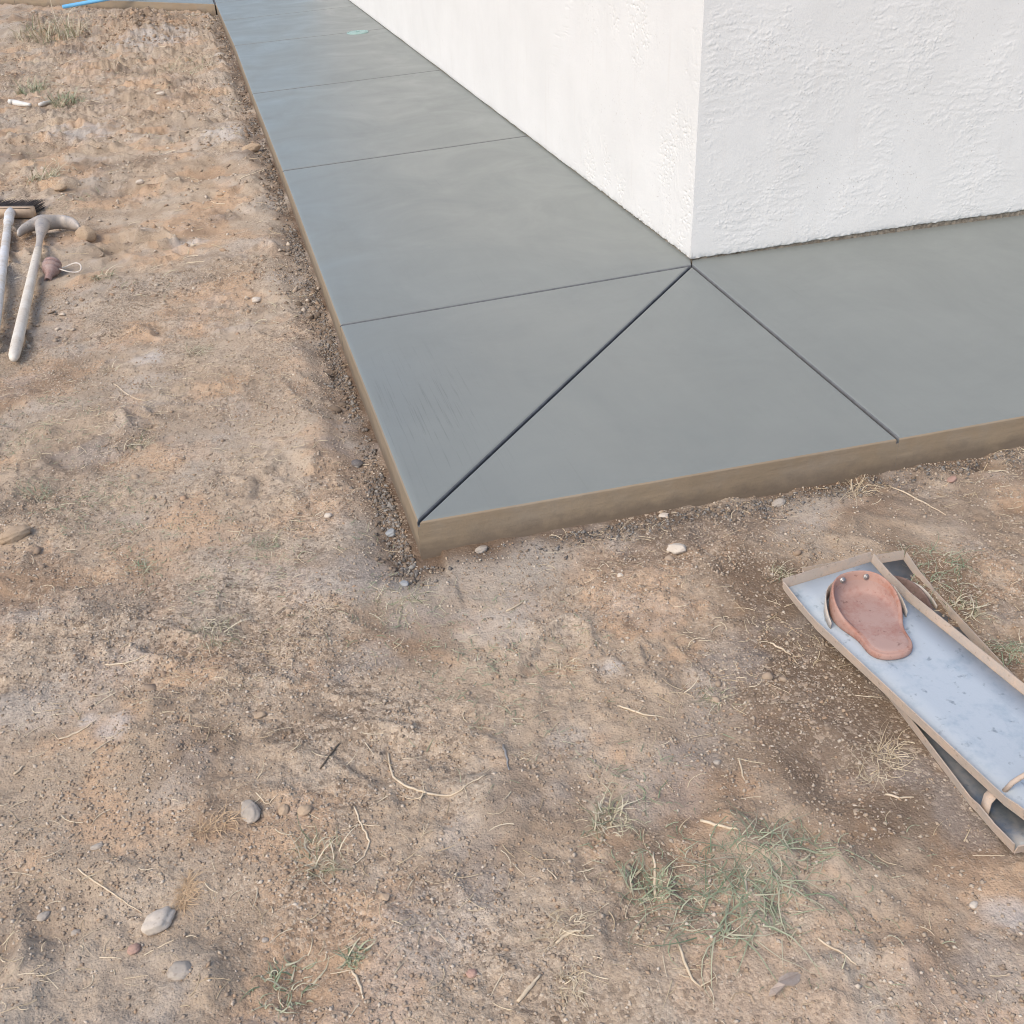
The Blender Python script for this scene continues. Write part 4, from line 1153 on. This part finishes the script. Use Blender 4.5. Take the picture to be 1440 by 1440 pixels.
# white scraps far left
root_thing([(14, 146), (30, 150), (44, 151)], 0.020, 'larger white scrap on the soil below the green weeds', 'plastic_scrap', 'scrap', plain_material('white_scrap', (0.6, 0.58, 0.54), (0.7, 0.68, 0.64), 20, 0.6))
root_thing([(56, 150), (72, 145)], 0.014, 'smaller white scrap on the soil below the green weeds', 'plastic_scrap', 'scrap', bpy.data.materials['white_scrap'])
# flat splinter of wood near the bottom
c0 = G(1105, 1387)
m = np.linalg.norm(np.array(c0) - CAM_POS) / F_PX
outl = [(1080, 1405), (1083, 1397), (1093, 1391), (1094, 1384), (1106, 1375), (1127, 1366), (1124, 1381), (1117, 1388), (1103, 1395), (1090, 1407)]
bm = bmesh.new()
lo_, up_ = [], []
for px, py in outl:
    q = G(px, py); z = 0.004 + 0.007 * math.sin(px * 0.11)
    lo_.append(bm.verts.new((q.x - c0.x, q.y - c0.y, z))); up_.append(bm.verts.new((q.x - c0.x, q.y - c0.y, z + 0.0035)))
bm.faces.new(up_); bm.faces.new(lo_[::-1])
for k in range(len(outl)): bm.faces.new((lo_[k], lo_[(k + 1) % len(outl)], up_[(k + 1) % len(outl)], up_[k]))
o = bm_obj('wood_chip', bm, plain_material('weathered_wood', (0.34, 0.27, 0.22), (0.44, 0.37, 0.32), 40, 0.85, 0.4), smooth=False)
o.location = c0
tag(o, 'flat jagged wood chip lying near the bottom edge of the soil', 'wood chip')

# loose straw bits and tiny sprouts (uncountable)
def litter(name, n, x0, x1, y0, y1, keep, lmin, lmax, w, mat, label, seed, up=0.0):
    x, y = soil_points(n, x0, x1, y0, y1, keep, 0.02)
    r = np.random.default_rng(seed); n = len(x)
    az = r.uniform(0, 2 * np.pi, n); L = r.uniform(lmin, lmax, n); curl = r.normal(0, 1.1, n)
    el = np.abs(r.normal(0, 0.12, n)) + up * r.uniform(0.2, 1.2, n)
    ww = w * r.uniform(0.5, 1.4, n)
    co = []
    px, py, pz = x.copy(), y.copy(), h_at(x, y) + 0.001
    S = 4
    for s in range(S + 1):
        t = s / S
        sx, sy = -np.sin(az) * ww * (1 - 0.6 * t), np.cos(az) * ww * (1 - 0.6 * t)
        co += [np.stack([px - sx, py - sy, pz], -1), np.stack([px, py, pz + ww * 0.9], -1), np.stack([px + sx, py + sy, pz], -1)]
        px = px + np.cos(az) * np.cos(el) * L / S; py = py + np.sin(az) * np.cos(el) * L / S
        pz = np.maximum(pz + np.sin(el) * L / S, h_at(px, py) + 0.0007)
        el = el - 0.25 * (0.2 + up); az = az + curl / S
    co = np.stack(co, 1)
    f = []
    for s in range(S):
        for a in (0, 1):
            f.append((3 * s + a, 3 * s + a + 1, 3 * s + a + 4, 3 * s + a + 3))
    f = (np.array(f)[None] + (np.arange(n) * 3 * (S + 1))[:, None, None]).reshape(-1, 4)
    o = mesh_np(name, co.reshape(-1, 3), f, 4, mat, smooth=False)
    return tag(o, label, kind='stuff')
litter('straw_litter', 11000, -2.5, 0.9, -2.8, 0.6, lambda x, y: 0.15 + 0.85 * sstep(0.0, 0.45, fbm(x * 2.1, y * 2.1, 3, seed=200)), 0.010, 0.05, 0.0009, M_straw, 'scattered bits of dry straw and root on the soil', 201)
litter('straw_litter', 900, -4.2, -1.25, 0.6, 8, lambda x, y: 0.5 + 0 * x, 0.03, 0.10, 0.0020, M_straw, 'dry straw bits on the far soil', 202)
FLARE_ARC = np.array([ray(x, y, -0.088)[:2] for x, y in ((40, 590), (200, 760), (400, 790), (620, 880), (820, 1080), (1000, 1200), (1250, 1320))])  # arc of a green lens flare; extra sprouts added there tint the soil
def band(x, y):
    dmin = np.full(np.shape(x), 9.0)
    for a, b in zip(FLARE_ARC[:-1], FLARE_ARC[1:]):
        t = np.clip(((x - a[0]) * (b - a)[0] + (y - a[1]) * (b - a)[1]) / ((b - a) @ (b - a)), 0, 1)
        dmin = np.minimum(dmin, np.hypot(x - a[0] - t * (b - a)[0], y - a[1] - t * (b - a)[1]))
    return sstep(0.24, 0.02, dmin + 0.10 * perlin(x * 4, y * 4, 210))
litter('grass', 24000, -2.5, 0.3, -2.8, 0.5, lambda x, y: band(x, y) * (0.2 + 0.8 * sstep(-0.2, 0.3, fbm(x * 4, y * 4, 3, seed=211))), 0.008, 0.028, 0.0008, M_green, 'thin short sprouting grass, with more added along a green lens flare arc', 212, 0.5)
litter('grass', 2600, -4.2, -1.25, 0.3, 9, lambda x, y: sstep(0.1, 0.5, fbm(x * 1.4, y * 1.4, 3, seed=214)), 0.015, 0.06, 0.0018, M_mixed, 'sparse drying grass on the far soil', 215, 0.5)
